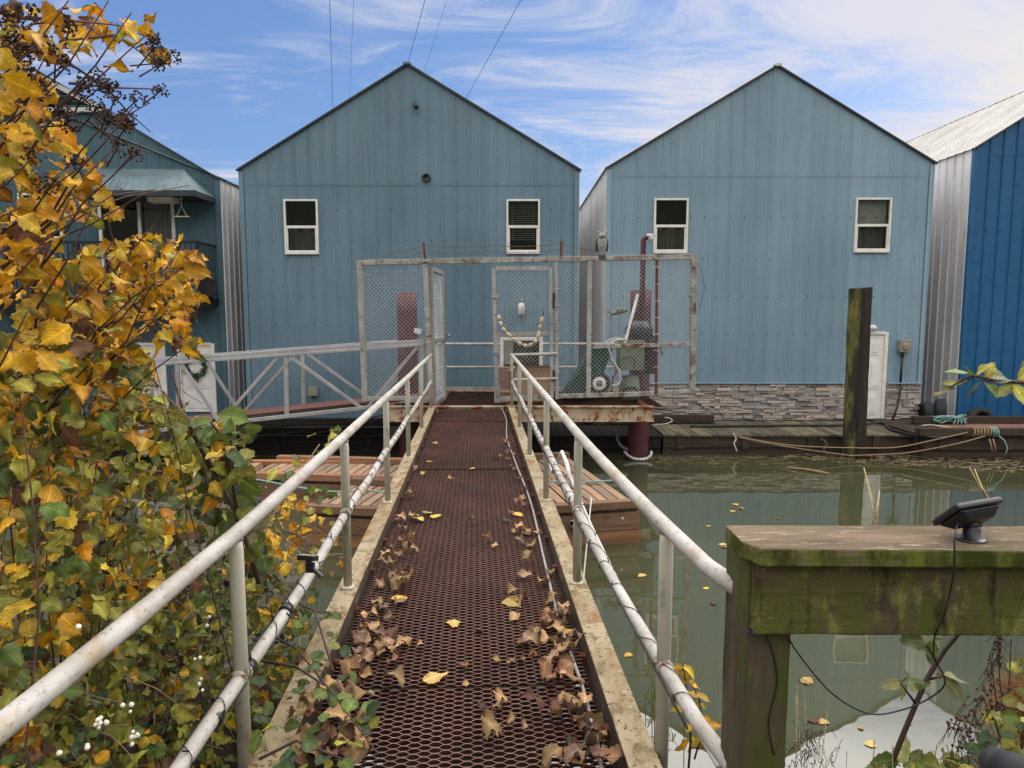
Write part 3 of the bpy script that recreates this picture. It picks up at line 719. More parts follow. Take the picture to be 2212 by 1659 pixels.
m = MB(); m.beam((q.x-.16,15.25,q.z),(q.x+.16,15.25,q.z), .06, .025); m.build('perch_bar', M['straw'], bs); m = MB(); m.ball((q.x, 15.25, zb_-.14), .03); m.build('hook', M['straw'], bs)
# ================================================================ docks
DY = 14.15
def planks_y(m, x0, x1, y0, y1, z, w=.145, t=.04, gap=.012, jag=.02, rnd=random.Random(5)):
    x = x0
    while x < x1-.02:
        e = min(w, x1-x); j = rnd.uniform(-jag, jag)
        m.span(x+gap/2, x+e-gap/2, y0+j, y1, z-t+rnd.uniform(-.004,.004), z+rnd.uniform(-.004,.004)); x += w
def dock(name, label, x0, x1, y0, y1, z, pm, fm, nlog=2):
    d = thing(name, label, 'dock', ((x0+x1)/2, (y0+y1)/2, 0))
    m = MB(); planks_y(m, x0, x1, y0, y1, z); m.build('planks', M[pm], d)
    m = MB(); zz = z-.045; hh = (zz+.1)/nlog
    for k in range(nlog): m.span(x0+.02, x1-.02, y0+.05+.04*k, y0+.22, zz-hh*(k+1)+.008, zz-hh*k-.004)
    k = x0+.3
    while k < x1: m.span(k, k+.14, y0+.02, y0+.2, z-.30, z-.06); k += 1.35
    m.span(x0+.02, x1-.02, y0+.3, y1-.02, -.3, z-.05)
    m.build('float_timbers', M[fm], d)
    return d
xL = -9.3; xm_ = px(1630, 900).x
dock('dock', 'wet timber dock, coloured dark for the shade under the gangway and platform', xL, 3.1, DY, 16.05, .40, 'dock_dark', 'dock_dark')
xR = at(1990, 940, Y=DY).x
dock('dock', 'brown plank dock along the stone base of the pale house', 3.12, xR, DY, 16.05, .42, 'dock_y', 'dock_brown')
xe = at(2000, 930, Y=13.75).x
D4 = dock('dock', 'dock with faded red decking in front of the bright blue boathouse', xe, xe+4.5, 13.75, 16.04, .47, 'dock_brown', 'dock_brown', 2)
m = MB(); m.span(xe+.9, xe+4.5, 13.78, 15.3, .472, .482); m.build('deck_mat', M['brick_mat'], D4)
m = MB(); m.span(xe-.15, xe+4.5, 13.68, 13.86, .485, .62); m.build('edge_timber', M['dock_brown'], D4)
m = MB(); a = at(1985, 897, Y=15.2); m.span(a.x-.1, a.x+3.9, 15.15, 15.32, .49, .64); m.build('bull_rail', M['dock_brown'], D4)
m = MB(); a, b = at(1240, 905, Y=15.6), at(1540, 905, Y=15.6); m.span(a.x, b.x, 15.5, 15.66, .45, .62)
for k in (a.x+.2, (a.x+b.x)/2, b.x-.3): m.span(k, k+.2, 15.52, 15.64, .41, .45)
rebase(tag(m.build('bull_rail', M['dock_brown']), 'dark low timber rail on the dock in front of the stone base', 'mooring rail'), ((a.x+b.x)/2, 15.58, .42))
m = MB(); m.span(-8.6, -2.5, 15.4, 15.55, .42, .56); m.span(-6.9, -2.6, 14.25, 14.42, .41, .55)
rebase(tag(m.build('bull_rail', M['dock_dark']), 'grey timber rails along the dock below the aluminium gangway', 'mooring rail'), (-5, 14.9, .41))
# ================================================================ piles
def pile(u, vb, vt, Y, r, label, mat, name):
    b = at(u, vb, Y=Y); tp = at(u, vt, Y=Y)
    m = MB(); n = 26; prof = []
    for i in range(13): prof.append((r*(1+.0*i), -1.2+(tp.z+1.2)*i/12))
    m.lathe(prof, (b.x, Y, 0), n)
    return m, b.x, tp.z
m, x, z = pile(1843, 980, 622, 13.85, .212, '', '', '')
rp_ = random.Random(9)
m.v = [(p[0]+rp_.uniform(-.008,.008)-.010*(p[2]-1), p[1]+rp_.uniform(-.008,.008), p[2]+(.02*math.sin(p[0]*9) if p[2] > z-.01 else 0)) for p in m.v]
m2 = MB(); m2.v = m.v; m2.f = m.f
rebase(tag(m2.build('timber_pile', M['pile']), 'tall black creosoted timber pile with green moss down its left side', 'pile'), (x, 13.85, 0)); WP = (x, 13.85)
m, x, z = pile(884, 980, 632, 13.8, .20, '', '', ''); 
rebase(tag(m.build('steel_pile', M['oxblood'], smooth=False), 'oxblood red steel pile with a white tag behind the left fence panel', 'pile'), (x, 13.8, 0)); PLx = x
for p_ in bpy.data.objects['steel_pile'].data.polygons: p_.use_smooth = len(p_.vertices) == 4
m = MB(); a = at(902, 715, Y=13.58); m.box((a.x, 13.59, a.z), (.14,.012,.10), Matrix.Rotation(R_(12), 3, 'Y'))
rebase(tag(m.build('pile_tag', M['white']), 'small tilted white tag fixed to the left red pile', 'tag'), (a.x, 13.59, a.z))
m, x, z = pile(1378, 980, 627, 13.8, .205, '', '', '')
SP = m.build('steel_pile', M['oxblood']); rebase(tag(SP, 'oxblood red steel pile under and through the right end of the platform', 'pile'), (x, 13.8, 0)); PRx = x
for p_ in SP.data.polygons: p_.use_smooth = len(p_.vertices) == 4
pp = thing('camera_mast', 'dark red pipe mast with a small dome camera at its bent top', 'camera mast', (x+.1, 13.55, 1.3))
a = at(1389, 830, Y=13.52); b = at(1390, 515, Y=13.52)
m = MB(); m.tube([(b.x, 13.52, 1.3), (b.x, 13.52, b.z-.05), (b.x+.02, 13.52, b.z+.0), (b.x+.07, 13.52, b.z+.03)], .052, 12); m.build('mast', M['oxblood'], pp, True)
m = MB(); m.box((b.x+.13, 13.5, b.z+.05), (.14,.1,.06)); m.lathe([(.06,.0),(.065,-.03),(.05,-.075),(.02,-.095),(.001,-.1)], (b.x+.14, 13.5, b.z+.03), 12); m.build('dome_camera', M['pvc'], pp, True)
# ================================================================ footbridge
BX0, BS = -.086, -.0513                       # centre line x = BX0 + BS*Y
HW = .69; KZ = 1.294; GZ = 1.235; RZ = 2.204; MZ = 1.755
BT = Vector((BS, 1, 0)).normalized(); BL_ = Vector((1, -BS, 0)).normalized()
def bp(s, Y, z): return Vector((BX0+BS*Y, Y, z)) + BL_*s
Y0b, Y1b = .55, 12.22
FB = thing('footbridge', 'rusty expanded metal footbridge with white pipe handrails leading to the open gate', 'footbridge', tuple(bp(0, 1, 0)))
def grating(name, parent, xc, w, ya, yb, z, lw=.083, sw=.036):
    m = []; V = []; F = []
    b = .020; nper = int(w/lw); rows = int((yb-ya)/(sw/1.0))
    th, hh = .0036, .021
    for r in range(rows*1):
        for flip in (0, 1):
            pts = []
            for i in range(nper*2+1):
                hi = (i % 2) ^ flip
                xq = -w/2 + (i*lw/2) + (w-nper*lw)/2
                yq = ya + r*sw + (sw*.48 if hi else 0.02*sw) if flip == 0 else ya + r*sw + sw*.5 + (sw*.02 if not hi else sw*.48)
                pts.append((xq-b/2, yq)); pts.append((xq+b/2, yq))
            o = len(V)
            for x, y in pts:
                dz = .0025*math.sin(y*5.1+x*2)+.004*math.sin(y*1.7-x*3)
                for dy, dz2 in ((0,0),(th,0),(th+.006,-hh),(.006,-hh)):
                    q = bp(x, y+dy, z+dz2+dz); V.append(q)
            for i in range(len(pts)-1):
                a = o+i*4
                for k in range(4): F.append((a+k, a+(k+1)%4, a+4+(k+1)%4, a+4+k))
    mb = MB(); off = origin(parent)
    mb.v = [tuple(v) for v in V]; mb.f = F
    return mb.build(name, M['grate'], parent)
# mesh in sheets, each lapping the last
yy = Y0b; k = 0; PL = [2.45, 2.4, 2.0, 2.0, 1.35, 1.3]
for L in PL:
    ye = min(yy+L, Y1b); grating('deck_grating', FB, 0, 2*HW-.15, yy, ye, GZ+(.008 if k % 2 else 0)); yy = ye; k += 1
cb = MB(); y = Y0b+.3
while y < Y1b: cb.beam(bp(-HW, y, GZ-.05), bp(HW, y, GZ-.05), .045, .045); y += .62
cb.build('cross_bearer', M['rust'], FB)
lb = MB()
for s in (-.42, -.14, .14, .42): lb.beam(bp(s, Y0b, GZ-.028), bp(s, Y1b, GZ-.028), .006, .02)
lb.build('bearing_strip', M['rust'], FB)
for s in (-HW, HW):
    m = MB(); m.beam(bp(s, Y0b, KZ-.006), bp(s, Y1b, KZ-.006), .122, .012); kb = m.build('kerb', M['kerb'], FB, bevel=.003)
    m = MB(); sg = 1 if s > 0 else -1
    m.beam(bp(s-sg*.055, Y0b, KZ-.115), bp(s-sg*.055, Y1b, KZ-.115), .010, .2); m.beam(bp(s-sg*.005, Y0b, KZ-.222), bp(s-sg*.005, Y1b, KZ-.222), .11, .012)
    m.build('web', M['kerb_side'], kb)
PY = [2.42, 4.05, 5.93, 7.8, 9.7, 11.75]
def railx(side, Y):                            # rails flare a little at the near end
    q = .082*max(0, (4.1-Y)/1.65)**1.5*(.9 if side < 0 else 1)
    return (HW+q)*side
def near(Y): return max(0., (4.1-Y))
def rz(Y): return RZ - .023*near(Y) - .003*near(Y)**2
def mz(Y): return MZ - .068*near(Y) - .004*near(Y)**2
for side in (-1, 1):
    ys = [.7, 1.1, 1.79, 2.4, 3.2, 4.1, 6, 8, 10, 11.95] if side < 0 else [2.05, 2.2, 2.4, 2.6, 2.85, 3.2, 3.6, 4.1, 6, 8, 10, 11.95]
    top = [bp(railx(side, y), y, rz(y) + (.004*math.sin(y*2.1))) for y in ys]
    mid = [bp(railx(side, y), y, mz(y) - (.018*math.sin((y-4)/1.88*math.pi)**2)) for y in [.7+.35*i for i in range(33)]]
    if side > 0:
        top = [Vector((.652, 1.93, rz(1.93)))] + top; mid = [Vector((.652, 1.93, mz(1.93)))] + [p for p in mid if p.y > 2.0]
        a = at(1200, 753, Y=12.33); b = at(1200, 807, Y=12.33)
        top += [bp(HW, 12.05, RZ-.01)+Vector((.02,0,0)), Vector((a.x-.05, 12.28, RZ+.0)), Vector((a.x+.03, 12.29, RZ+.005))]
        mid += [bp(HW, 12.05, MZ)+Vector((.02,0,0)), Vector((a.x+.03, 12.29, MZ+.01))]
    m = MB(); m.tube(top, .0272, 14); m.build('handrail', M['pipe'], FB, True)
    m = MB(); m.tube(mid, .0255, 12); m.build('mid_rail', M['pipe'], FB, True)
    for y in PY:
        m = MB(); q = bp(railx(side, y), y, 0); base = KZ if y > 3 else KZ-.12
        m.tube([(q.x, q.y, base), (q.x, q.y, rz(y)-.06), (q.x, q.y, rz(y)-.010)], [.0255,.0255,.019], 14)
        m.lathe([(.045,0),(.038,.008),(.028,.012)], (q.x, q.y, base), 14)
        po = m.build('post', M['post_pipe'], FB, True)
        zq = mz(y); R9 = Matrix.Rotation(R_(90), 3, 'X')
        for pf_, c_, rr_ in (([(.0262,-.006),(.033,.0),(.0262,.006)], (q.x, q.y-.027, zq), R9), ([(.0262,-.006),(.033,.0),(.0262,.006)], (q.x, q.y+.027, zq), R9), ([(.020,-.007),(.027,.0),(.022,.008)], (q.x, q.y, rz(y)-.024), None)):
            m = MB(); m.lathe(pf_, c_, 12, rr_); m.build('weld', M['rust_weld'], po, True)
# ================================================================ platform
PZ = KZ-.02
Lp = at(830, 880, Y=12.4).x; Rp = at(1411, 870, Y=12.4).x
PF = thing('landing_platform', 'rusty steel landing platform on two red piles between bridge and gangway', 'platform', (.2, 13.6, 0))
m = MB(); yb_ = 14.9
def pspan(m, x0, x1, y0, y1, z0, z1): m.span(x0, x1, y0, y1, z0, z1)
m.span(Lp, Rp, 12.34, 12.36, PZ-.28, PZ-.03); m.span(Lp, Rp, 12.28, 12.42, PZ-.29, PZ-.272); m.span(Lp, Rp, 12.28, 12.42, PZ-.03, PZ-.012)
m.span(Lp, Rp+.2, yb_-.1, yb_, PZ-.24, PZ-.012); m.build('front_beam', M['beam_rust'], PF)
m = MB()
for x in (Lp+.02, -1.45, -.1, Rp-.16): m.span(x, x+.12, 12.43, yb_-.11, PZ-.22, PZ-.03)
m.build('side_beam', M['rust'], PF)
def grate2(parent, x0, x1, y0, y1, z):
    V = []; F = []; lw, sw = .083, .036; n = int((x1-x0)/lw*2); rows = int((y1-y0)/(sw/2))
    for r in range(rows):
        o = len(V)
        for i in range(n+1):
            hi = (i % 2) ^ (r % 2); x = x0+i*lw/2; y = y0+r*sw/2+(sw*.24 if hi else -sw*.24)*(1 if r % 2 == 0 else 1)
            for dx in (-.012, .012):
                for dy, dz in ((0,0),(.0042,0),(.010,-.0135)): V.append((x+dx, y+dy, z+dz))
        for i in range(2*(n+1)-1):
            a = o+i*3
            for k in range(3): F.append((a+k, a+(k+1)%3, a+3+(k+1)%3, a+3+k))
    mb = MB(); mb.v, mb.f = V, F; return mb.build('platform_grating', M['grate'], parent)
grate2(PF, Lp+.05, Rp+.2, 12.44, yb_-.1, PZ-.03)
m = MB()
for y in (12.9, 13.45, 14.0, 14.5): m.span(Lp+.05, Rp+.15, y, y+.05, PZ-.1, PZ-.05)
m.build('deck_bearer', M['rust'], PF)
# back railing
rb = MB(); rz0 = at(1010, 743, Y=yb_-.05).z; rz1 = at(1010, 793, Y=yb_-.05).z; xb0, xb1 = -1.6, Rp+.15
rb.tube([(xb0, yb_-.05, rz0), (xb1, yb_-.05, rz0)], .03, 10); rb.tube([(xb0, yb_-.05, rz1), (xb1, yb_-.05, rz1)], .028, 10)
for x in (xb0, .25, xb1): rb.tube([(x, yb_-.05, PZ-.02), (x, yb_-.05, rz0)], .026, 10)
rb.span(xb0, xb1, yb_-.075, yb_-.06, PZ-.02, PZ+.07)
rb.build('back_railing', M['pipe'], PF, False)
# ================================================================ chain-link fence with gates
GY = 12.36
def g(u, v, Y=GY): return at(u, v, Y=Y)
FN = thing('security_fence', 'rusting galvanised chain-link fence and gates across the landing, topped with barbed wire', 'fence', (.3, GY, PZ))
def mesh_panel(a, b, c, d, parent, name='chain_link', pitch=.036, r=.0026, seed=1):
    """woven diamonds filling the quad a(bottom left) b(bottom right) c(top right) d(top left)"""
    a, b, c, d = map(Vector, (a, b, c, d)); W = ((b-a).length+(c-d).length)/2; H = ((d-a).length+(c-b).length)/2
    nx = max(2, int(W/pitch)); nz = max(2, int(H/pitch)); nrm = (b-a).cross(d-a).normalized(); rn = random.Random(seed)
    m = MB(); P = lambda s, t: (a+(b-a)*s)*(1-t)+(d+(c-d)*s)*t
    sag = [rn.uniform(-.003,.003) for _ in range(nz+2)]
    for i in range(nx):
        pts = []
        for j in range(nz+1):
            s = (i+(1.03 if (j+i) % 2 else -.03))/nx; s = min(max(s, 0), 1)
            t = j/nz; pts.append(P(s, t)+nrm*((.0022 if j % 2 else -.0022)+.012*math.sin(s*5+t*4)*math.sin(math.pi*t)))
        m.tube(pts, r, 3, cap=False)
    return m.build(name, M['wire'], parent)
def sq(p, q, w, mat='galv', name='fence_post', parent=None, d=None, bev=.006):
    m = MB(); m.beam(p, q, w, d or w, up=(0,1,0)); return m.build(name, M[mat], parent or FN, bevel=bev)
ftop = lambda u: 568-(u-768)*(13/737.)
# posts
pA = (g(777, ftop(777)-2), g(789, 866)); pB = (g(917, 530), g(932, 866)); pC = (g(1201, 566), g(1203, 862)); pD = (g(1274, 562), g(1271, 858)); pE = (g(1419, 556), g(1417, 852)); pF = (g(1498, 553), g(1495, 850))
for q, wd, mt in ((pA,.095,'galv'), (pC,.07,'galv'), (pD,.08,'galv'), (pE,.045,'rust'), (pF,.095,'galv_rust')): sq(q[1], q[0], wd, mt)
sq(pB[1], g(918.5, ftop(918)), .085, 'galv'); m = MB(); m.beam(g(918.5, ftop(918)-4), g(915, 524), .035, .035); m.build('barb_post', M['rust'], FN)
m = MB(); m.beam(g(1212, 561), g(1212, 521), .04, .04); m.build('barb_post', M['rust'], FN)
sq(g(770, ftop(770)), g(1504, ftop(1504)), .085, 'galv_rust', 'top_rail')
sq(g(793, 861), g(927, 861), .07, 'galv', 'bottom_rail')
sq(g(1208, 856), g(1413, 850), .075, 'galv_rust', 'bottom_rail'); sq(g(1421, 848), g(1492, 845), .06, 'galv', 'bottom_rail')
sq(g(1280, 749), g(1491, 744), .07, 'galv_rust', 'middle_rail')
O = .03
mesh_panel(g(793,857), g(928,858), g(914,573), g(785,575), FN, seed=2)
mesh_panel(g(1207,852), g(1268,851), g(1270,570), g(1205,571), FN, seed=3)
mesh_panel(g(1276,851), g(1414,846), g(1416,564), g(1278,567), FN, seed=4)
mesh_panel(g(1421,846), g(1492,843), g(1495,561), g(1422,562), FN, seed=5)
for (tp, bt) in (pA, (g(918.5,575), pB[1]), pC, pD, pE, pF):
    for k in range(8):
        f_ = (k+.6)/8.3; c = tp+(bt-tp)*f_; w_ = .055; z = random.uniform(-.012,.012)
        ties = MB(); ties.tube([c+Vector((-w_,-.03,z)), c+Vector((0,-.056,0)), c+Vector((w_,-.03,-z))], .004, 4); ties.build('tie_wire', M['wire'], FN)
k = 790
while k < 1490:
    c = g(k, ftop(k)); ties = MB(); ties.tube([c+Vector((0,-.03,-.05)), c+Vector((.004,-.05,0)), c+Vector((0,-.02,.05))], .0035, 4); ties.build('tie_wire', M['wire'], FN); k += random.uniform(12, 34)
# tops of the link wires standing above the rail
m = MB(); k = 790
while k < 1495:
    c = g(k, ftop(k)-5); m.tube([c, c+Vector((random.uniform(-.012,.012),0,.035))], .0028, 3); k += 5.2
m.build('wire_ends', M['wire'], FN)
# gate leaf standing open, swung away from the camera
def leaf_gate(label, P, mid, name='gate_leaf', seed=1, off=Vector((0,0,0))):
    bl, br, tr, tl = map(Vector, P)
    G = thing(name, label, 'gate', tuple((bl+br)/2)); del G['category']; G.parent = FN; G.location = (bl+br)/2 - origin(FN)
    w_ = .075
    ux = (br-bl).normalized()
    m = MB(); m.beam(bl, tl, w_, w_*.8, up=ux); m.beam(br, tr, w_, w_*.8, up=ux); m.beam(bl+ux*w_*.5, br-ux*w_*.5, w_*.8, w_); m.beam(tl+ux*w_*.5, tr-ux*w_*.5, w_*.8, w_)
    a, b = bl+(tl-bl)*mid, br+(tr-br)*mid; m.beam(a+ux*w_*.5, b-ux*w_*.5, w_*.8, w_*.9); m.build('gate_frame', M['galv'], G)
    mesh_panel(bl+ux*.03, br-ux*.03, tr-ux*.03, tl+ux*.03, G, seed=seed); return G
hx = g(937, 866, 12.42); fx = g(962, 850, 13.30)
zt = g(937, 580, 12.42).z
OG = leaf_gate('grey chain-link gate leaf standing open', ((hx.x,12.44,PZ+.02),(fx.x-.02,13.34,PZ+.02),(fx.x-.05,13.34,zt-.02),(hx.x-.03,12.44,zt)), .47, seed=6)
m = MB(); q = g(963, 725, 13.3); m.box((q.x-.0, 13.34, q.z), (.05,.07,.16)); m.ball((q.x+.05, 13.35, q.z), .028); m.build('latch', M['steel'], OG)
CG = leaf_gate('grey chain-link gate leaf standing closed', (g(1073,862,12.33), g(1192,858,12.33), g(1189,579,12.33), g(1066,580,12.33)), .50, seed=7)
m = MB(); q = g(1070, 640, 12.27); m.box(q, (.11,.03,.05)); q = g(1072, 745, 12.27); m.box(q, (.10,.05,.3)); q = g(1074, 856, 12.27); m.box((q.x, 12.27, q.z+.03), (.10,.06,.28)); m.build('latch_plate', M['galv'], CG)
m = MB(); q = g(1196, 650, 12.29); m.tube([q+Vector((0,0,-.14)), q+Vector((0,0,.14))], .02, 8); q = g(1196, 812, 12.29); m.tube([q+Vector((0,0,-.1)), q+Vector((0,0,.1))], .02, 8); m.build('hinge', M['black'], CG)
# barbed wire
def barbed(pts, seed):
    rn = random.Random(seed); m = MB(); P = [Vector(p) for p in pts]; out = []
    for a, b in zip(P, P[1:]):
        n = max(2, int((b-a).length/.09))
        for i in range(n): out.append(a+(b-a)*(i/n)+Vector((rn.uniform(-.006,.006), 0, -.035*math.sin(math.pi*i/n)+rn.uniform(-.005,.005))))
    out.append(P[-1]); m.tube(out, .0042, 4)
    for p in out[::1]:
        if rn.random() < .7:
            d = Vector((rn.uniform(-1,1), rn.uniform(-.5,.5), rn.uniform(-1,1))).normalized()*.032; m.tube([p-d, p+d], .0028, 3)
    return m
for i, q in enumerate((((800,562),(845,545),(915,530),(1060,530),(1212,526),(1290,540),(1345,556)), ((812,566),(860,556),(915,542),(1060,543),(1212,540),(1300,552),(1400,560)), ((915,556),(1060,560),(1212,556)))):
    barbed([g(*p_) for p_ in q], i).build('barbed_wire', M['barb'], FN)
m = barbed([g(1500,556), g(1516,580), g(1522,620), g(1515,655), g(1510,668)], 8); m.build('barbed_wire', M['barb'], FN)
# ================================================================ things on and behind the fence
p = g(1300, 556); ow = thing('owl_decoy', 'grey plastic owl decoy standing on the top rail of the fence', 'owl decoy', (p.x, GY, p.z+.03))
zb = p.z+.02; s_ = .43
m = MB(); m.lathe([(.055,0),(.062,.01),(.06,.06),(.085,.10),(.098,.18),(.10,.24),(.085,.29),(.082,.31),(.09,.345),(.085,.38),(.06,.40),(.001,.408)], (p.x, GY, zb), 16, None, .92, .85)
for s in (-1, 1): m.lathe([(.026,0),(.018,.03),(.002,.062)], (p.x+s*.055, GY-.01, zb+.385), 8, Matrix.Rotation(R_(18*s), 3, 'Y'))
m.build('body', M['owl'], ow, True)
for s in (-1, 1):
    m = MB(); m.ball((p.x+s*.088, GY+.01, zb+.19), (.028,.055,.12), 10, 8); m.build('wing', M['owl_dark'], ow, True)
    m = MB(); m.lathe([(.036,0),(.034,.008),(.001,.012)], (p.x+s*.036, GY-.072, zb+.345), 12, Matrix.Rotation(R_(90), 3, 'X')); fd = m.build('face_disc', M['owl'], ow, True)
    m = MB(); m.ball((p.x+s*.036, GY-.084, zb+.347), .014, 8, 6); m.build('eye', M['eye'], fd, True)
m = MB(); m.lathe([(.012,0),(.001,.035)], (p.x, GY-.08, zb+.325), 6, Matrix.Rotation(R_(150), 3, 'X')); m.build('beak', M['owl_dark'], ow)
m = MB(); m.span(p.x-.06, p.x+.06, GY-.05, GY+.05, zb-.06, zb+.02); m.build('perch_block', M['owl_dark'], ow)
# string of floats across the closed gate
cu = [(1077,680),(1079,693),(1084,707),(1093,718),(1105,729),(1117,738),(1129,745),(1141,748),(1152,742),(1161,733),(1166,714),(1168,700),(1172,684)]
fl = thing('float_string', 'string of dirty white oval floats hanging in a loop across the closed gate', 'floats', tuple(g(1126, 748, 12.2)))
pts = [g(u, v, 12.22) for u, v in cu]
for a, b in zip(pts[:-1], pts[1:]):
    d = (b-a); c = (a+b)/2; R = d.normalized().to_track_quat('Z', 'Y').to_matrix(); m = MB()
    m.ball(c, (.038,.038,d.length*.50), 10, 8, R); m.build('float', M['buoy'], fl, True)
m = MB(); m.tube(pts, .008, 5); m.tube([pts[-1], pts[-1]+Vector((.02,-.01,.1))], .008, 5); m.build('cord', M['cable_black'], fl)
# cabinet, cardboard box, cart, outboard
p0, p1 = at(1080, 728, Y=13.9), at(1172, 860, Y=13.9)
cbn = thing('glazed_cabinet', 'white framed cabinet with a dark glass front behind the closed gate', 'cabinet', ((p0.x+p1.x)/2, 14.05, PZ))
x0, x1, z1, z0 = p0.x, p1.x, p0.z, PZ-.02
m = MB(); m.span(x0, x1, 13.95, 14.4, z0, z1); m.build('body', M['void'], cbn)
m = MB(); w_ = .07
for a, b in ((x0,x0+w_),(x1-w_,x1)): m.span(a, b, 13.90, 13.949, z0, z1)
m.span(x0+w_, x1-w_, 13.9, 13.949, z1-w_, z1); m.span(x0+w_, x1-w_, 13.9, 13.949, z0, z0+w_); m.build('frame', M['white'], cbn, bevel=.006)
m = MB(); m.span(x0+w_, x0+.26, 13.93, 13.944, z1-.55, z1-w_); m.build('poster', M['white'], cbn)
m = MB(); m.quad((x0+w_,13.92,z0+w_),(x1-w_,13.92,z0+w_),(x1-w_,13.92,z1-w_),(x0+w_,13.92,z1-w_)); m.build('glass', M['glass'], cbn)
p0, p1 = at(1112, 795, Y=13.1), at(1196, 862, Y=13.1); x0, x1, zt_ = p0.x, p1.x, p0.z
bx = thing('cardboard_box', 'open brown cardboard box behind the closed gate', 'box', ((x0+x1)/2, 13.35, PZ-.02))
m = MB(); z0 = PZ-.02
m.span(x0, x1, 13.1, 13.108, z0, zt_); m.span(x0, x1, 13.6, 13.608, z0, zt_); m.span(x0, x0+.008, 13.108, 13.6, z0, zt_); m.span(x1-.008, x1, 13.108, 13.6, z0, zt_); m.span(x0, x1, 13.1, 13.6, z0-.005, z0); m.build('carton', M['card'], bx)
m = MB()
for (a, b, c, d) in (((x0,13.1,zt_),(x1,13.1,zt_),(x1-.02,12.98,zt_+.06),(x0+.02,12.98,zt_+.06)), ((x0,13.1,zt_),(x0,13.6,zt_),(x0-.12,13.58,zt_-.06),(x0-.12,13.12,zt_-.06)), ((x1,13.1,zt_),(x1,13.6,zt_),(x1+.1,13.58,zt_-.08),(x1+.1,13.12,zt_-.08))): m.quad(a, b, c, d)
m.build('flap', M['card'], bx)
# dark green garden cart tipped on its nose
c0 = at(1264, 800, Y=13.1); ct = thing('garden_cart', 'dark green garden cart tipped up behind the fence with a white spoked wheel', 'cart', (c0.x, 13.1, PZ-.02))
def gp(u, v, Y): return at(u, v, Y=Y)
m = MB()
A = [gp(1218,858,12.95), gp(1285,856,12.95), gp(1322,752,12.95), gp(1283,752,12.95)]; B = [p+Vector((0,.62,0)) for p in A]
in_ = Vector((0,.0,0))
for i in range(4):
    if i == 2: continue                       # open mouth
    j = (i+1) % 4; a, b, c, d = A[i], A[j], B[j], B[i]; m.quad(a, b, c, d)
m.add(A, [(0,1,2,3)]); m.add(B, [(3,2,1,0)])
rim = [A[3], A[2], B[2], B[3], A[3]]; m.tube(rim, .018, 6)
tb = m.build('tub', M['tub'], ct); so_ = tb.modifiers.new('solid', 'SOLIDIFY'); so_.thickness = .012
wc = gp(1294, 828, 12.80); RX = Matrix.Rotation(R_(90), 3, 'X')
m = MB(); m.lathe([(.12,-.035),(.175,-.045),(.205,-.03),(.212,0),(.205,.03),(.175,.045),(.12,.035)], wc, 24, RX); wt = m.build('wheel', M['rubber'], ct, True)
m = MB(); m.lathe([(.118,-.03),(.125,-.04),(.11,-.045),(.03,-.03),(.022,-.05),(.001,-.05)], wc, 20, RX.transposed()); m.lathe([(.118,-.03),(.125,-.04),(.11,-.045),(.03,-.03),(.022,-.05),(.001,-.05)], wc, 20, RX); m.build('rim', M['white'], wt, True)
m = MB(); m.lathe([(.018,.05),(.018,.06),(.001,.062)], wc, 8, RX); m.build('hub', M['black'], wt)
m = MB()
for dy in (0, .5):
    q = lambda u, v: gp(u, v, 12.82)+Vector((0,dy,0))
    m.tube([q(1300,846), q(1312,835), q(1336,830), q(1342,820), q(1338,800), q(1322,775), q(1315,752), q(1318,740), q(1336,733), q(1352,733)], .016, 8)
m.build('handle', M['pvc'], ct, True)
m = MB(); m.tube([gp(1320,856,12.9), gp(1324,815,12.9), gp(1340,790,12.9)], .02, 6); m.build('leg', M['rust'], ct)
# outboard motor with a black bag over its head, on a stand
oc = gp(1372, 800, 13.2); ob = thing('outboard_motor', 'grimy pale green outboard motor with a black bag over its top', 'outboard motor', (oc.x, 13.15, PZ-.02))
m = MB(); a = gp(1340, 735, 12.95); b = gp(1392, 800, 12.95); m.span(a.x, b.x, 12.95, 13.45, b.z, a.z); m.span(a.x-.03, b.x+.02, 12.93, 13.47, a.z-.08, a.z-.045); m.build('cowling', M['motor'], ob, bevel=.035, segs=3)
m = MB(); a = gp(1343, 800, 13.0); b = gp(1386, 850, 13.0); m.lathe([(.19,0),(.21,.1),(.19,.3),(.16,.46)], ((a.x+b.x)/2, 13.2, PZ-.0), 12, None, 1, .9); m.build('midsection', M['motor'], ob, True)
m = MB(); m.tube([gp(1345,775,12.9), gp(1360,770,12.88), gp(1372,778,12.9), gp(1368,795,12.9)], .012, 6); m.build('badge_plate', M['black'], ob)
m = MB(); a = gp(1380, 715, 13.2); rb_ = random.Random(2); m.ball((a.x, 13.2, a.z), (.27,.26,.2), 14, 9); m.v = [(p[0]+rb_.uniform(-.03,.03), p[1]+rb_.uniform(-.03,.03), p[2]+rb_.uniform(-.03,.03)) for p in m.v]
c2 = gp(1402, 760, 13.25); m.lathe([(.10,-.42),(.13,-.2),(.12,.15),(.16,.3)], (c2.x+.02, 13.28, c2.z), 10); m.build('bag_cover', M['black'], ob, True)
m = MB(); m.tube([gp(1395,700,13.1), gp(1408,720,13.1), gp(1425,748,13.0), gp(1432,768,12.95)], .016, 6); m.build('tiller', M['black'], ob)
m = MB(); m.tube([gp(1345,845,12.95), gp(1358,838,12.9), gp(1372,838,12.9), gp(1380,848,12.95)], .03, 8); m.build('propeller_guard', M['rubber'], ob)
m = MB(); m.beam(gp(1350,742,12.8), gp(1378,636,13.5), .055, .03); rebase(tag(m.build('leaning_board', M['galv']), 'long pale board leaning against the right red pile', 'board'), gp(1350,742,12.8))
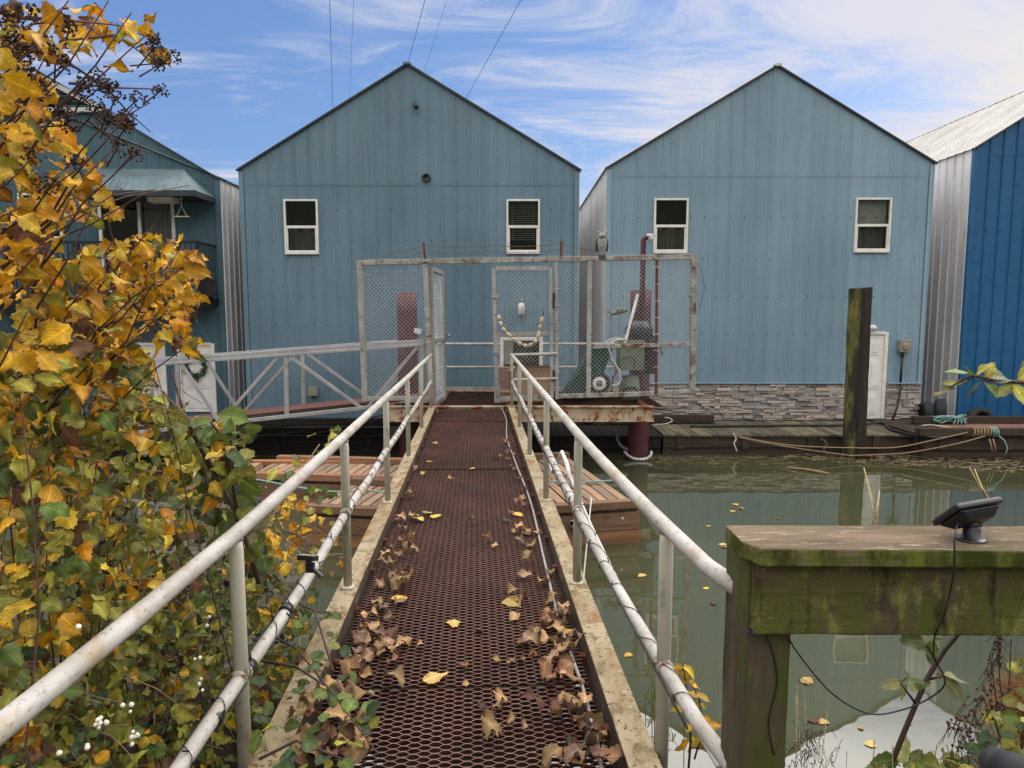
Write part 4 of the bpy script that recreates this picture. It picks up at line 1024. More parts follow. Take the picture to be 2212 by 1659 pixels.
m = MB(); m.tube([gp(1322,677,13.45), gp(1336,674,13.45), gp(1352,670,13.6)], .045, 8); m.tube([gp(1322,677,13.45), gp(1312,672,13.4), gp(1310,680,13.4)], .02, 6); m.tube([gp(1322,677,13.45), gp(1320,690,13.4)], .02, 6); m.tube([gp(1322,677,13.45), gp(1312,690,13.4)], .012, 6); m.ball(gp(1338,671,13.45), (.08,.07,.07))
m.tube([gp(1340,680,13.45), gp(1334,700,13.4), gp(1340,725,13.4)], .006, 4)
rebase(tag(m.build('pipe_clamp', M['motor']), 'dirty metal clamp with handles sticking out left from the right red pile', 'clamp'), gp(1338,671,13.45))
m = MB(); a = gp(1100, 858, 12.9); m.box((a.x-.1, 13.0, PZ+.07), (.3,.35,.18)); m.box((a.x-.1, 13.0, PZ+.175), (.34,.39,.03)); m.box((gp(1090,800,13.4).x, 13.5, PZ+.3), (.2,.2,.6))
rebase(tag(m.build('storage_crate', M['brick_mat']), 'small red-brown lidded crate on the landing behind the gate', 'crate'), (a.x-.1, 13.0, PZ))
# ================================================================ aluminium gangway on the left
GYn, GYf = 13.0, 14.05
GW = thing('gangway', 'silver aluminium truss gangway sloping down left from the landing', 'gangway', (-4.3, 13.5, 0))
tA, tB = at(916, 738, Y=GYn), at(352, 780, Y=GYn); bA, bB = at(925, 866, Y=GYn), at(318, 932, Y=GYn)
ext = lambda a, b, f: a+(b-a)*f
tB2, bB2 = ext(tA, tB, 1.35), ext(bA, bB, 1.35)
dYv = Vector((0, GYf-GYn, 0))
def lx(a, b, x): return a+(b-a)*((x-a.x)/(b.x-a.x))
vx = [at(u, v, Y=GYn).x for u, v in ((328,850),(620,830),(912,800))]
dgs = [((385,775),(474,912)),((476,912),(602,770)),((624,768),(786,885)),((790,885),(905,745))]
for k in (0, 1):
    o = dYv*k; nm = 'truss'
    m = MB(); m.beam(tA+o, tB2+o, .06, .095); m.beam(tA+o+Vector((0,-.033,-.055)), tB2+o+Vector((0,-.033,-.055)), .014, .05); tr_ = m.build('top_chord', M['alu'], GW, bevel=.006)
    m = MB(); m.beam(bA+o, bB2+o, .06, .07); m.build('bottom_chord', M['alu'], GW, bevel=.006)
    for x in vx:
        m = MB(); m.beam(lx(bA,bB,x-.02)+o, lx(tA,tB,x)+o-Vector((0,0,.05)), .085, .05, up=(0,1,0)); m.build('upright', M['alu'], GW, bevel=.005)
    for a, b in dgs:
        a_, b_ = at(*a, Y=GYn), at(*b, Y=GYn)
        m = MB(); m.beam(a_+o, b_+o, .06, .04, up=(0,1,0)); m.build('diagonal', M['alu'], GW, bevel=.004)
m = MB(); up_ = Vector((0,0,.11)); a, b = bA+up_+Vector((.12,.04,0)), bB2+up_+Vector((0,.04,0)); b = ext(a, b, 1.0)
m.add([a, a+Vector((0,.97,0)), b+Vector((0,.97,0)), b], [(0,1,2,3)]); m.build('deck', M['gang_deck'], GW)
m = MB(); m.beam(a+Vector((0,.02,-.05)), b+Vector((0,.02,-.05)), .05, .085); m.beam(a+Vector((0,.95,-.05)), b+Vector((0,.95,-.05)), .05, .085); m.build('deck_edge', M['dock_brown'], GW)
for i in range(9): q = ext(a, b, i/8.5)+Vector((0,0,-.1)); m = MB(); m.beam(q, q+Vector((0,.97,0)), .06, .06); m.build('crossbar', M['trim_dark'], GW)
# loose cables below the gangway
m = MB()
for i in range(5):
    r_ = random.Random(i); pts = []
    for k in range(14):
        f_ = k/13; q = ext(bA, bB2, f_); pts.append(q+Vector((0, .05+.1*i, -.12-.05*i-.12*math.sin(f_*math.pi*r_.uniform(1.5,3))**2)))
    m.tube(pts, .012, 5)
rebase(tag(m.build('cable_bundle', M['cable_black']), 'black cables sagging below the aluminium gangway', 'cables'), tuple(bA))
# ================================================================ timber rafts under the bridge
def raft(name, label, corner, dirx, length, depth, zt, rows=2, fresh=False, ends=True, plank=.145):
    """corner: front corner (left end); dirx: unit vector along the front"""
    dx = Vector((dirx[0], dirx[1], 0)).normalized(); dy = Vector((-dx.y, dx.x, 0)); c = Vector(corner)
    R = Matrix((dx, dy, Vector((0,0,1)))).transposed(); rd = random.Random(int(abs(c.x)*100))
    rt = bpy.data.objects.new(name, None); COL.objects.link(rt); rt.location = (c.x, c.y, 0); rt.rotation_euler = (0,0,math.atan2(dx.y, dx.x)); rt.empty_display_size=.2
    tag(rt, label, 'raft')
    def loc(mb, nm, mat, bev=0):
        mb.v = [(p[0]+c.x, p[1]+c.y, p[2]) for p in mb.v]; o = mb.build(nm, M[mat], rt, bevel=bev); return o
    m = MB(); x = 0
    while x < length-.02:
        e = min(plank, length-x); m.span(x+.012, x+e-.012, .06+rd.uniform(-.01,.01), depth-.06, zt-.04, zt+rd.uniform(-.003,.003)); x += plank
    loc(m, 'planks', 'plank_y', .004)
    for yy_, nm in ((0, 'front_beam'), (depth-.1, 'back_beam')):
        m = MB(); h = (zt-.05+.06)/rows
        for k in range(rows): m.span(rd.uniform(-.02,.03), length+rd.uniform(-.03,.02), yy_+.015*k, yy_+.10, zt-.05-h*(k+1)+.006, zt-.05-h*k)
        loc(m, nm, 'plank_x', .006)
    for ya_, yb2, hh in ((-.03,.11,.10), (depth-.12,depth+.02,.09)):
        m = MB(); m.span(0, length, ya_, yb2, zt+.002, zt+hh); loc(m, 'edge_timber', 'fresh_x' if fresh else 'plank_x', .008)
    m = MB(); m.span(.02, .1, .12, depth-.12, -.05, zt-.05); m.span(length-.1, length-.02, .12, depth-.12, -.05, zt-.05); loc(m, 'side_beam', 'plank_x', .006)
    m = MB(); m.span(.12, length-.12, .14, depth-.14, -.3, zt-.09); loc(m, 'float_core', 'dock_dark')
    m = MB()
    for x in (length*.12, length*.5, length*.9): m.lathe([(.022,-.012),(.022,.004),(.008,.01)], (x, 0, zt-.13), 8, Matrix.Rotation(R_(90), 3, 'X'))
    loc(m, 'bolt', 'steel')
    return rt
q = at(655, 1176, Z=0); a1 = R_(-10.5)
raft('timber_raft', 'weathered timber raft, nearest of the left rafts beside the bridge', (q.x, q.y, 0), (math.cos(a1), math.sin(a1)), 2.0, 1.55, .42, 2)
q = at(520, 1092, Z=0)
raft('timber_raft', 'wide plank raft behind the nearest left raft, teal rope lying across it', (q.x, q.y, 0), (1, -.12), 3.5, 1.35, .42, 2, True)
q = at(588, 1020, Z=.2)
fb = MB(); a, b = at(588, 1003, Y=12.0), at(870, 1003, Y=12.0); fb.span(a.x, b.x, 12.0, 12.16, a.z-.03, a.z+.06); fb.span(a.x, b.x, 11.99, 12.17, a.z-.16, a.z-.034); fb.span(a.x-.4, b.x, 11.4, 11.55, .38, .46)
for k in (a.x+.1, a.x+1.1, b.x-.3): fb.span(k, k+.12, 12.02, 12.14, -.1, a.z-.16)
rebase(tag(fb.build('cedar_beam', M['fresh_x'], bevel=.008), 'fresh orange-brown cedar beams on the water behind the left rafts', 'timber beam'), (a.x, 12, 0))
q = at(548, 1062, Z=.3); m = MB(); a = at(475, 1098, Z=.0); m.span(a.x-.6, a.x+.35, a.y, a.y+.9, -.2, .46)
for k in range(6): m.span(a.x-.6+.155*k, a.x-.6+.155*k+.145, a.y-.02, a.y+.9, .462, .50)
rebase(tag(m.build('timber_raft', M['plank_y']), 'small brown raft end mostly hidden by the bush at far left', 'raft'), (a.x, a.y, 0))
q = at(1160, 1172, Z=0); e = at(1385, 1172, Z=0); a2 = R_(12.5)
dxr = Vector((math.cos(a2), math.sin(a2), 0)); c_ = Vector((e.x, e.y, 0)) - dxr*2.6
RR = raft('timber_raft', 'brown plank raft on the water right of the bridge with a shackle in front', (c_.x, c_.y, 0), (dxr.x, dxr.y), 2.6, 3.2, .46, 2)
m = MB(); pz = at(1232, 1132, Z=.28); 
sh = at(1237, 1132, Y=e.y-.22)
for k in range(3): m.lathe([(.045,-.012),(.055,0),(.045,.012),(.035,0),(.045,-.012)], (sh.x+.03*k, sh.y-.0, sh.z-.03*k), 10, Matrix.Rotation(R_(90), 3, 'X') @ Matrix.Rotation(R_(40*k), 3, 'Y'))
rebase(tag(m.build('shackle', M['steel'], smooth=True), 'bright steel shackle bolted to the front of the right raft', 'shackle'), tuple(sh))
# ropes
def rope(name, label, pts, r, mat, cat='rope', sm=True, sub=6, group=None):
    P = [Vector(p) for p in pts]; out = []
    for i in range(len(P)-1):
        p0, p1, p2, p3 = P[max(i-1,0)], P[i], P[i+1], P[min(i+2,len(P)-1)]
        for k in range(sub):
            t = k/sub; out.append(.5*((2*p1)+(p2-p0)*t+(2*p0-5*p1+4*p2-p3)*t*t+(3*p1-p0-3*p2+p3)*t**3))
    out.append(P[-1]); m = MB(); m.tube(out, r, 7); o = m.build(name, M[mat], None, True); tag(o, label, cat, group)
    return rebase(o, tuple(P[0]))
rope('mooring_rope', 'teal rope lying slack across the left rafts', [at(490,1032,Z=.56), at(560,1037,Z=.54), at(640,1052,Z=.53), at(720,1062,Z=.55), at(800,1060,Z=.55), at(830,1066,Z=.53)], .012, 'rope_teal')
rope('mooring_rope', 'teal rope tail trailing over the right edge of the right raft', [at(1150,1035,Z=.58), at(1230,1042,Z=.5), at(1330,1038,Z=.5), at(1352,1040,Z=.5), at(1370,1052,Z=.4), at(1376,1064,Z=.2)], .013, 'rope_teal')
yr = 13.6
rope('mooring_rope', 'tan mooring rope, upper of two from the dock to the timber pile', [at(1588,940,Y=14.05), at(1640,952,Y=yr), at(1720,963,Y=yr), at(1815,967,Y=yr), at(1838,967,Y=13.6), at(1868,968,Y=yr), at(1940,966,Y=yr), at(2020,950,Y=yr), at(2090,934,Y=13.66)], .012, 'rope')
rope('mooring_rope', 'tan mooring rope, lower of two passing the timber pile to the red decking', [at(1592,944,Y=14.05), at(1660,958,Y=yr), at(1740,971,Y=yr), at(1815,981,Y=yr), at(1840,984,Y=13.59), at(1870,983,Y=yr), at(1960,978,Y=yr), at(2060,960,Y=yr), at(2128,942,Y=13.64)], .012, 'rope')
m = MB()
for i in range(6):
    z0 = .55; cx = at(2106+7*i, 940, Y=13.65).x; pts = []
    for k in range(13): a_ = 2*math.pi*k/12; pts.append((cx+.02*math.sin(a_)+.012*k/12, 13.77+.115*math.cos(a_), z0+.09*math.sin(a_)))
    m.tube(pts, .017, 6)
for du in (0, 8): m.tube([at(2137+du,948,Y=13.62), at(2141+du,962,Y=13.6), at(2143+du,978,Y=13.6)], .014, 6)
rebase(tag(m.build('rope_coil', M['rope'], None, True), 'tan rope wound round the edge timber of the red decking', 'rope'), at(2130,940,Y=13.65))
m = MB()
for i in range(3):
    cx = at(2148+5*i, 940, Y=13.65).x; m.tube([(cx+.01*math.sin(k), 13.77+.12*math.cos(2*math.pi*k/12), .55+.095*math.sin(2*math.pi*k/12)) for k in range(13)], .015, 6)
m.tube([at(2158,942,Y=13.62), at(2170,952,Y=13.6), at(2176,968,Y=13.58), at(2172,982,Y=13.58)], .014, 6)
rebase(tag(m.build('rope_coil', M['rope_teal'], None, True), 'pale teal rope turns beside the tan coil on the red decking edge', 'rope'), at(2150,940,Y=13.65))
m = MB(); rr = random.Random(12); c0 = at(2052, 912, Y=15.1)
for i in range(7):
    pts = [(c0.x+.35*math.cos(k*.9+i)+rr.uniform(-.06,.06), 15.1+rr.uniform(-.1,.1), .60+.07*math.sin(k*1.7+i)+rr.uniform(-.03,.03)) for k in range(8)]; m.tube(pts, .014, 6)
for i in range(4): m.tube([(c0.x+.1+.05*i, 15.1, .66), (c0.x+.06+.07*i, 15.02, .58), (c0.x-.0+.09*i, 14.98, .49)], .014, 6)
rebase(tag(m.build('rope_coil', M['rope_teal'], None, True), 'tangled pale teal rope lying on the rail beside the tyres', 'rope'), tuple(c0))
rope('mooring_rope', 'pale rope hanging down the dock face left of the timber pile', [at(1584,936,Y=14.08), at(1590,948,Y=14.02), at(1586,958,Y=14.0), at(1592,975,Y=13.98)], .014, 'rope_pale')
rope('mooring_rope', 'grey rope running over the dock from the tangled teal rope', [at(1985,921,Y=15.0), at(2010,918,Y=15.0), at(2060,925,Y=14.6), at(2100,932,Y=14.1)], .012, 'rope_pale')
rope('mooring_rope', 'white looped rope lying on the low timber rail beside the red pile', [at(1410,905,Y=15.55), at(1440,902,Y=15.5), at(1452,909,Y=15.45), at(1436,916,Y=15.4), at(1412,917,Y=15.4)], .012, 'rope_pale')
for u, lb_ in ((1255, 'white rope turns round the timber rail below the cart'), (1313, 'pale teal rope turns round the timber rail left of the red pile')):
    m = MB()
    for i in range(3):
        cx = at(u+8*i, 906, Y=15.5).x; m.tube([(cx+.03*math.sin(k*.7), 15.58+.1*math.cos(2*math.pi*k/10), .535+.1*math.sin(2*math.pi*k/10)) for k in range(11)], .013, 6)
    rebase(tag(m.build('rope_coil', M['rope_teal' if u > 1300 else 'rope_pale'], None, True), lb_, 'rope'), at(u,906,Y=15.5))
# power cable on the dock
zd = .455
rope('power_cable', 'thick black power cable lying along the plank dock and looping back', [at(1490,921,Z=zd), at(1600,920,Z=zd), at(1720,919,Z=zd), at(1800,919,Z=zd), at(1860,917,Z=zd), at(1912,912,Z=zd+.02), at(1960,918,Z=zd), at(2010,926,Z=zd), at(2048,934,Z=zd), at(2060,941,Z=zd), at(2030,945,Z=zd), at(1980,941,Z=zd), at(1930,930,Z=zd), at(1913,918,Z=zd)], .028, 'cable_black', 'cable')
m = MB(); p0 = at(1776, 946, Y=14.05); n = 16
for i in range(n):
    z = .34-.42*i/n*1.0; x = p0.x+.06*math.sin(i*.5)+.012*i
    m.lathe([(.02,-.008),(.03,0),(.02,.008),(.012,0),(.02,-.008)], (x, 14.06, z), 8, Matrix.Rotation(R_(90 if i % 2 else 20), 3, 'Z') @ Matrix.Rotation(R_(90), 3, 'X'))
rebase(tag(m.build('chain', M['chain']), 'short steel chain hanging down the dock face just left of the timber pile', 'chain'), tuple(p0))
m = MB(); n = 24; a, b = at(1332, 926, Y=14.08), at(1356, 972, Y=13.55)
for i in range(n):
    f_ = i/n; q = a+(b-a)*f_+Vector((-.06*math.sin(math.pi*f_), 0, -.08*math.sin(math.pi*f_))); m.lathe([(.022,-.009),(.032,0),(.022,.009),(.012,0),(.022,-.009)], q, 8, Matrix.Rotation(R_(90 if i % 2 else 10), 3, 'Y') @ Matrix.Rotation(R_(70), 3, 'X'))
ch = thing('pile_chain', 'chain from the dark dock with a white beaded hose hugging the red pile', 'chain', tuple(b)); m.build('chain_links', M['chain'], ch)
for i in range(13):
    a_ = R_(180+15*i); c = Vector((PRx+.265*math.cos(a_), 13.8+.265*math.sin(a_), .035+.09*abs(math.cos(a_))**3)); m = MB(); m.ball(c, (.032,.032,.042), 8, 6, Vector((-math.sin(a_), math.cos(a_), 0)).to_track_quat('Z','Y').to_matrix()); m.build('bead', M['pvc'], ch, True)
# tyres
def tyre(label, c, R0, rot):
    m = MB(); prof = [(R0*.58,-.09),(R0*.75,-.115),(R0*.95,-.10),(R0,-.06),(R0,.06),(R0*.95,.10),(R0*.75,.115),(R0*.58,.09),(R0*.62,0),(R0*.58,-.09)]
    m.lathe([(r, z) for r, z in prof], (0,0,0), 30, rot); m.v = [(p[0]+c[0], p[1]+c[1], p[2]+c[2]) for p in m.v]
    o = rebase(tag(m.build('tyre', M['rubber'], None, True), label, 'tyre'), c); return o
a = at(2035, 905, Y=15.7); tyre('black tyre standing upright against the silver wall between the two right houses', (a.x-.02, 15.75, .66), .31, Matrix.Rotation(R_(62), 3, 'Z') @ Matrix.Rotation(R_(90), 3, 'X'))
a = at(1998, 905, Y=15.8); tyre('black tyre half hidden at the corner of the stone base', (a.x+.05, 15.85, .62), .26, Matrix.Rotation(R_(80), 3, 'Z') @ Matrix.Rotation(R_(90), 3, 'X'))
a = at(2115, 915, Y=15.6); tyre('black tyre hung low behind the rail in front of the blue wall', (a.x, 15.6, .46), .33, Matrix.Rotation(R_(8), 3, 'Z') @ Matrix.Rotation(R_(82), 3, 'X'))
a = at(522, 1010, Y=13.9); tyre('grey black tyre hung on the dark dock face behind the bush', (at(540,1010,Y=13.85).x-1.0, 13.95, .18), .36, Matrix.Rotation(R_(90), 3, 'X'))
# ================================================================ overhead cables
for i, (ua, va, ub, vb) in enumerate(((712,0,719,235),(764,0,755,210),(918,0,881,138),(965,0,918,150),(1125,0,1008,210))):
    zz_ = 27 if i != 3 and i != 1 else 33
    a, b = at(ua, va, Z=zz_), at(ub, vb, Z=zz_); d = (b-a).normalized(); m = MB()
    m.tube([a-d*90, a, b, b+d*250], .024 if i in (0,2,4) else .017, 5)
    lb_ = ['leftmost overhead cable, almost upright above the left roof slope', 'second overhead cable from the left, thin and faint', 'overhead cable meeting the ridge of the middle house', 'thin overhead cable just right of the middle ridge', 'rightmost overhead cable slanting down to the right roof slope'][i]
    rebase(tag(m.build('overhead_cable', M['cable_black']), lb_, 'cable'), tuple(a))
# ================================================================ floating litter
m = MB(); rr = random.Random(21)
for i in range(950):
    u = 1690+ (rr.random()**.75)*560; tq = rr.random(); v = 984+ (5+32*((u-1690)/520))*tq + rr.gauss(0, 2.5)
    p = at(u, v, Z=.006+.012*rr.random()); a_ = rr.gauss(0, .5); L = rr.uniform(.02,.22)*(1 if rr.random() < .5 else .4); w_ = rr.uniform(.006,.03)
    d = Vector((math.cos(a_), math.sin(a_), rr.uniform(-.03,.03)))*L/2; s = Vector((-math.sin(a_), math.cos(a_), 0))*w_
    m.quad(p-d-s*.5, p+d-s*.3, p+d+s*.4, p-d+s*.6)
for i in range(260):
    u = rr.uniform(1400, 1720); v = 985+abs(rr.gauss(0,1))*14; p = at(u, v, Z=.006); a_ = rr.gauss(.1,.3); L = rr.uniform(.03,.3); d = Vector((math.cos(a_), math.sin(a_), 0))*L/2; s = Vector((0,.005,0)); m.quad(p-d-s, p+d-s, p+d+s, p-d+s)
struct(tag(m.build('floating_debris', M['debris']), 'mat of straw, bark and reed litter floating against the right dock', 'debris'), 'stuff')
m = MB()
for i in range(1900):
    u = 1660+ rr.random()*600; v = 984+(3+30*((u-1660)/560))*rr.random(); p = at(u, v, Z=.004); a_ = rr.uniform(0,3); L = rr.uniform(.03,.12); d = Vector((math.cos(a_), math.sin(a_)*.6, 0))*L; s = Vector((-math.sin(a_), math.cos(a_), 0))*L*.6; m.quad(p-d, p-s, p+d, p+s)
struct(tag(m.build('floating_debris', M['dock_brown']), 'dark sodden bark crumbs among the floating straw by the right dock', 'debris'), 'stuff')
m = MB(); a, b = at(1700,1010,Z=.02), at(1790,1023,Z=.02); m.tube([a, (a+b)/2+Vector((0,0,.02)), b], .022, 7); rebase(tag(m.build('driftwood_stick', M['bark_pale']), 'thin brown stick floating at the edge of the straw litter', 'stick'), tuple(a))
# ================================================================ timber railing, right foreground
TR = thing('timber_railing', 'mossy timber railing post and beam in the right foreground', 'railing', (.69, 1.86, 0))
yf = 1.75; zc = at(1700, 1187, Y=1.70).z; ze_ = at(1700, 1226, Y=1.70).z
x0 = .60; m = MB()
poly = [(x0-.0, 1.905), (x0-.0, 1.765), (x0+.035, 1.705), (3.2, 1.66), (3.2, 1.88)]
m.prism([(x, y, ze_) for x, y in poly], None, (0,0,zc-ze_)); roughen(m.build('rail_cap', M['cap_wood'], TR, bevel=.005, segs=2), 4, .004, .05)
xb_ = at(1632, 1300, Y=1.75).x; zb1 = at(1700, 1371, Y=1.75).z
m = MB(); m.add([(xb_,1.75,zb1),(3.2,1.705,zb1),(3.2,1.705,ze_-.004),(xb_,1.75,ze_-.004),(xb_,1.792,zb1),(3.2,1.747,zb1),(3.2,1.747,ze_-.004),(xb_,1.792,ze_-.004)], [(0,1,2,3),(7,6,5,4),(0,4,5,1),(3,2,6,7),(0,3,7,4),(1,5,6,2)]); roughen(m.build('beam', M['moss'], TR, bevel=.006, segs=2), 5, .004, .05)
xp1 = at(1702, 1500, Y=1.80).x
m = MB(); m.span(xb_-.004, xp1, 1.795, 1.99, .4, ze_-.006); roughen(m.build('post', M['moss_post'], TR, bevel=.006, segs=2), 5, .004, .06)
# solar panel on the cap
zc_ = zc+.001; sp0 = at(2098, 1166, Z=zc_); SL = thing('solar_panel', 'black solar lamp panel on a swivel stand on the timber rail cap', 'solar panel', tuple(sp0))
m = MB(); m.lathe([(.036,0),(.036,.006),(.03,.010),(.021,.011),(.0205,.05),(.017,.056),(.017,.06)], sp0, 20); m.v = [(p[0], p[1], sp0.z+(p[2]-sp0.z)*.62) for p in m.v]; m.build('stand', M['black'], SL, True)
m = MB(); m.ball(sp0+Vector((0,0,.040)), .015, 12, 8); m.tube([sp0+Vector((-.022,0,.040)), sp0+Vector((.022,0,.040))], .006, 8); m.build('swivel', M['black'], SL, True)
cc = sp0+Vector((-.008, .004, .068)); Rp = Matrix.Rotation(R_(12), 3, 'Z') @ Matrix.Rotation(R_(-42), 3, 'X') @ Matrix.Rotation(R_(-5), 3, 'Y')
m = MB()
def rbox(m, c, R, w0, d0, z0, w1_, d1, z1):
    P = [R @ Vector((sx*w/2, sy*d/2, z))+c for (w, d, z) in ((w0,d0,z0),(w1_,d1,z1)) for sx, sy in ((-1,-1),(1,-1),(1,1),(-1,1))]
    m.add(P, [(3,2,1,0),(4,5,6,7),(0,1,5,4),(1,2,6,5),(2,3,7,6),(3,0,4,7)])
rbox(m, cc, Rp, .148, .105, .0, .148, .105, .016); m.build('panel_frame', M['black'], SL, bevel=.006, segs=3)
m = MB(); rbox(m, cc, Rp, .09, .055, -.026, .134, .092, -.001); m.build('panel_back', M['black'], SL, bevel=.006, segs=3)
m = MB(); rbox(m, cc, Rp, .136, .094, .0165, .136, .094, .0175); m.build('solar_cell', M['glass'], SL)
rope('lamp_cord', 'thin black cord from the solar panel down the mossy beam and off to the post', [cc+Vector((-.045,-.03,-.01)), at(2062,1160,Y=1.69), at(2062,1225,Y=1.685), at(2052,1280,Y=1.70), at(2040,1330,Y=1.70), at(2020,1372,Y=1.72), at(2018,1420,Y=1.78), at(2042,1470,Y=1.8), at(2020,1500,Y=1.82), at(1960,1530,Y=1.84), at(1880,1542,Y=1.84), at(1800,1500,Y=1.82), at(1730,1420,Y=1.8), at(1702,1376,Y=1.785)], .0022, 'cable_black', 'cord')
rope('lamp_cord', 'thin black cord wrapped round the timber post below the beam', [at(1575,1345,Y=1.85), at(1600,1358,Y=1.78), at(1640,1372,Y=1.745), at(1655,1374,Y=1.78), at(1672,1420,Y=1.79), at(1678,1480,Y=1.79), at(1660,1560,Y=1.79), at(1672,1630,Y=1.79)], .0022, 'cable_black', 'cord')
# black rounded thing at the bottom right corner: end of a padded bar
m = MB(); a, b, c = at(2143, 1640, Y=1.05), at(2200, 1668, Y=1.02), at(2290, 1745, Y=.98)
m.ball(a+Vector((.012,0,-.012)), .028, 24, 16); m.tube([a+Vector((.012,0,-.012)), b, c, c+Vector((.06,-.02,-.12)), Vector((c.x+.1, c.y-.02, 1.1))], .0278, 24); m.tube([a+Vector((.012,0,-.012)), a+Vector((.006,0,-.09))], .0275, 24); rebase(tag(m.build('padded_bar', M['rubber'], None, True), 'smooth black rounded bar end poking into the bottom right corner', 'bar'), tuple(a))
# ================================================================ things on the bridge rails
def wrap(name, label, side, ya, yb, turns, r, seed, extra=None):
    rd = random.Random(seed); n = int(turns*14); pts = []
    for i in range(n+1):
        f_ = i/n; y = ya+(yb-ya)*f_+.03*math.sin(i*.37); a_ = 2*math.pi*turns*f_+.8*math.sin(i*.11+seed); rr_ = .0278+rd.uniform(0,.004)
        c = bp(railx(side, y), y, mz(y)-(.018*math.sin((y-4)/1.88*math.pi)**2)); pts.append(c+BL_*(rr_*math.cos(a_))+Vector((0,0,rr_*math.sin(a_))))
    m = MB(); m.tube(pts, r, 5)
    line = [bp(railx(side, y), y, mz(y)-.012)+BL_*(-.032)+Vector((0,0,.012*math.sin(y*3+seed))) for y in [ya+(yb-ya)*i/30 for i in range(31)]]; m.tube(line, .004, 5)
    root = thing(name, label, 'string lights', tuple(pts[0]))
    for p in pts[::9]:
        d = Vector((rd.uniform(-.4,.4), rd.uniform(-1,1), rd.uniform(.1,1))).normalized()*.03; m.tube([p, p+d], [.0035,.003], 5)
    m.build('cord', M['cable_black'], root, True)
    for y in extra or ():
        c = bp(railx(side, y), y, mz(y)-.008); m = MB(); m.tube([c-BT*.022, c-BT*.02, c+BT*.02, c+BT*.022], [.027,.0295,.0295,.027], 14); m.build('tape_band', M['black'], root, True)
    return root
wrap('string_lights', 'black string light cord wound along the left middle rail', -1, 1.3, 11.2, 44, .0019, 1, (1.5, 2.2, 2.48, 2.9, 4.0, 5.4))
wrap('string_lights', 'black string light cord wound along the right middle rail', 1, 2.1, 11.4, 42, .0019, 5, (4.25,))
c = at(665, 1205, Y=3.05); sl2 = thing('solar_panel', 'small grey black solar lamp box clipped beside the left middle rail', 'solar panel', tuple(c))
Rz = Matrix.Rotation(R_(-12), 3, 'Z') @ Matrix.Rotation(R_(-15), 3, 'X')
m = MB(); m.box(c, (.085,.05,.022), Rz); m.build('panel_frame', M['black'], sl2, bevel=.004)
m = MB(); m.box(c+Vector((0,0,.0125)), (.075,.042,.003), Rz); m.build('solar_cell', M['cable_grey'], sl2)
m = MB(); m.tube([c+Vector((0,0,-.01)), c+Vector((.02,.0,-.05)), c+Vector((.06,0,-.09))], .012, 8); m.box(c+Vector((.01,0,-.045)), (.035,.03,.04)); m.build('stand', M['black'], sl2)
# second white plastic pipe outside the right rail, with its brace
off = BL_*.075
pp_ = [bp(railx(1,y), y, mz(y)+dz)+off for y, dz in ((4.9,-.02),(4.0,-.09),(3.2,-.13),(2.6,-.15),(2.1,-.16))]
m = MB(); m.tube(pp_, .010, 10); CP = thing('conduit_pipe', 'thin white plastic pipe slung outside the right middle rail', 'pipe', tuple(pp_[0])); m.build('pipe', M['pvc'], CP, True)
m = MB(); q = bp(HW, 4.35, KZ)+BL_*.05; m.beam(q+Vector((.0,-.3,-.05)), q+Vector((.10,.15,.40)), .028, .008, up=(1,0,0)); m.build('brace', M['pvc'], CP)
m = MB(); q = bp(HW, 5.2, MZ)+BL_*.06; m.tube([q+Vector((-.05,1.3,-.2)), q+Vector((-.02,1.1,-.3)), q+Vector((.0,.7,-.12)), q+Vector((.02,.45,.02)), q+Vector((.04,.2,-.02)), q+Vector((.05,.0,-.1))], .017, 8)
rebase(tag(m.build('hose', M['pvc'], None, True), 'pale bent hose looped round a post of the right bridge rail', 'hose'), tuple(q))
gc = [bp(HW-.17, 12.2, GZ+.02), bp(HW-.14, 10.8, GZ+.018), bp(HW-.20, 9.2, GZ+.018), bp(HW-.17, 7.6, GZ+.018), bp(HW-.13, 6, GZ+.02), bp(HW-.15, 4.6, GZ+.018), bp(HW-.16, 3.6, GZ+.02), bp(HW-.135, 2.9, GZ+.018), bp(HW-.15, 2.3, GZ+.018), bp(HW-.13, 1.4, GZ+.018)]
rope('floor_cable', 'pale grey cable running along the right side of the bridge deck', gc, .0085, 'cable_grey', 'cable')
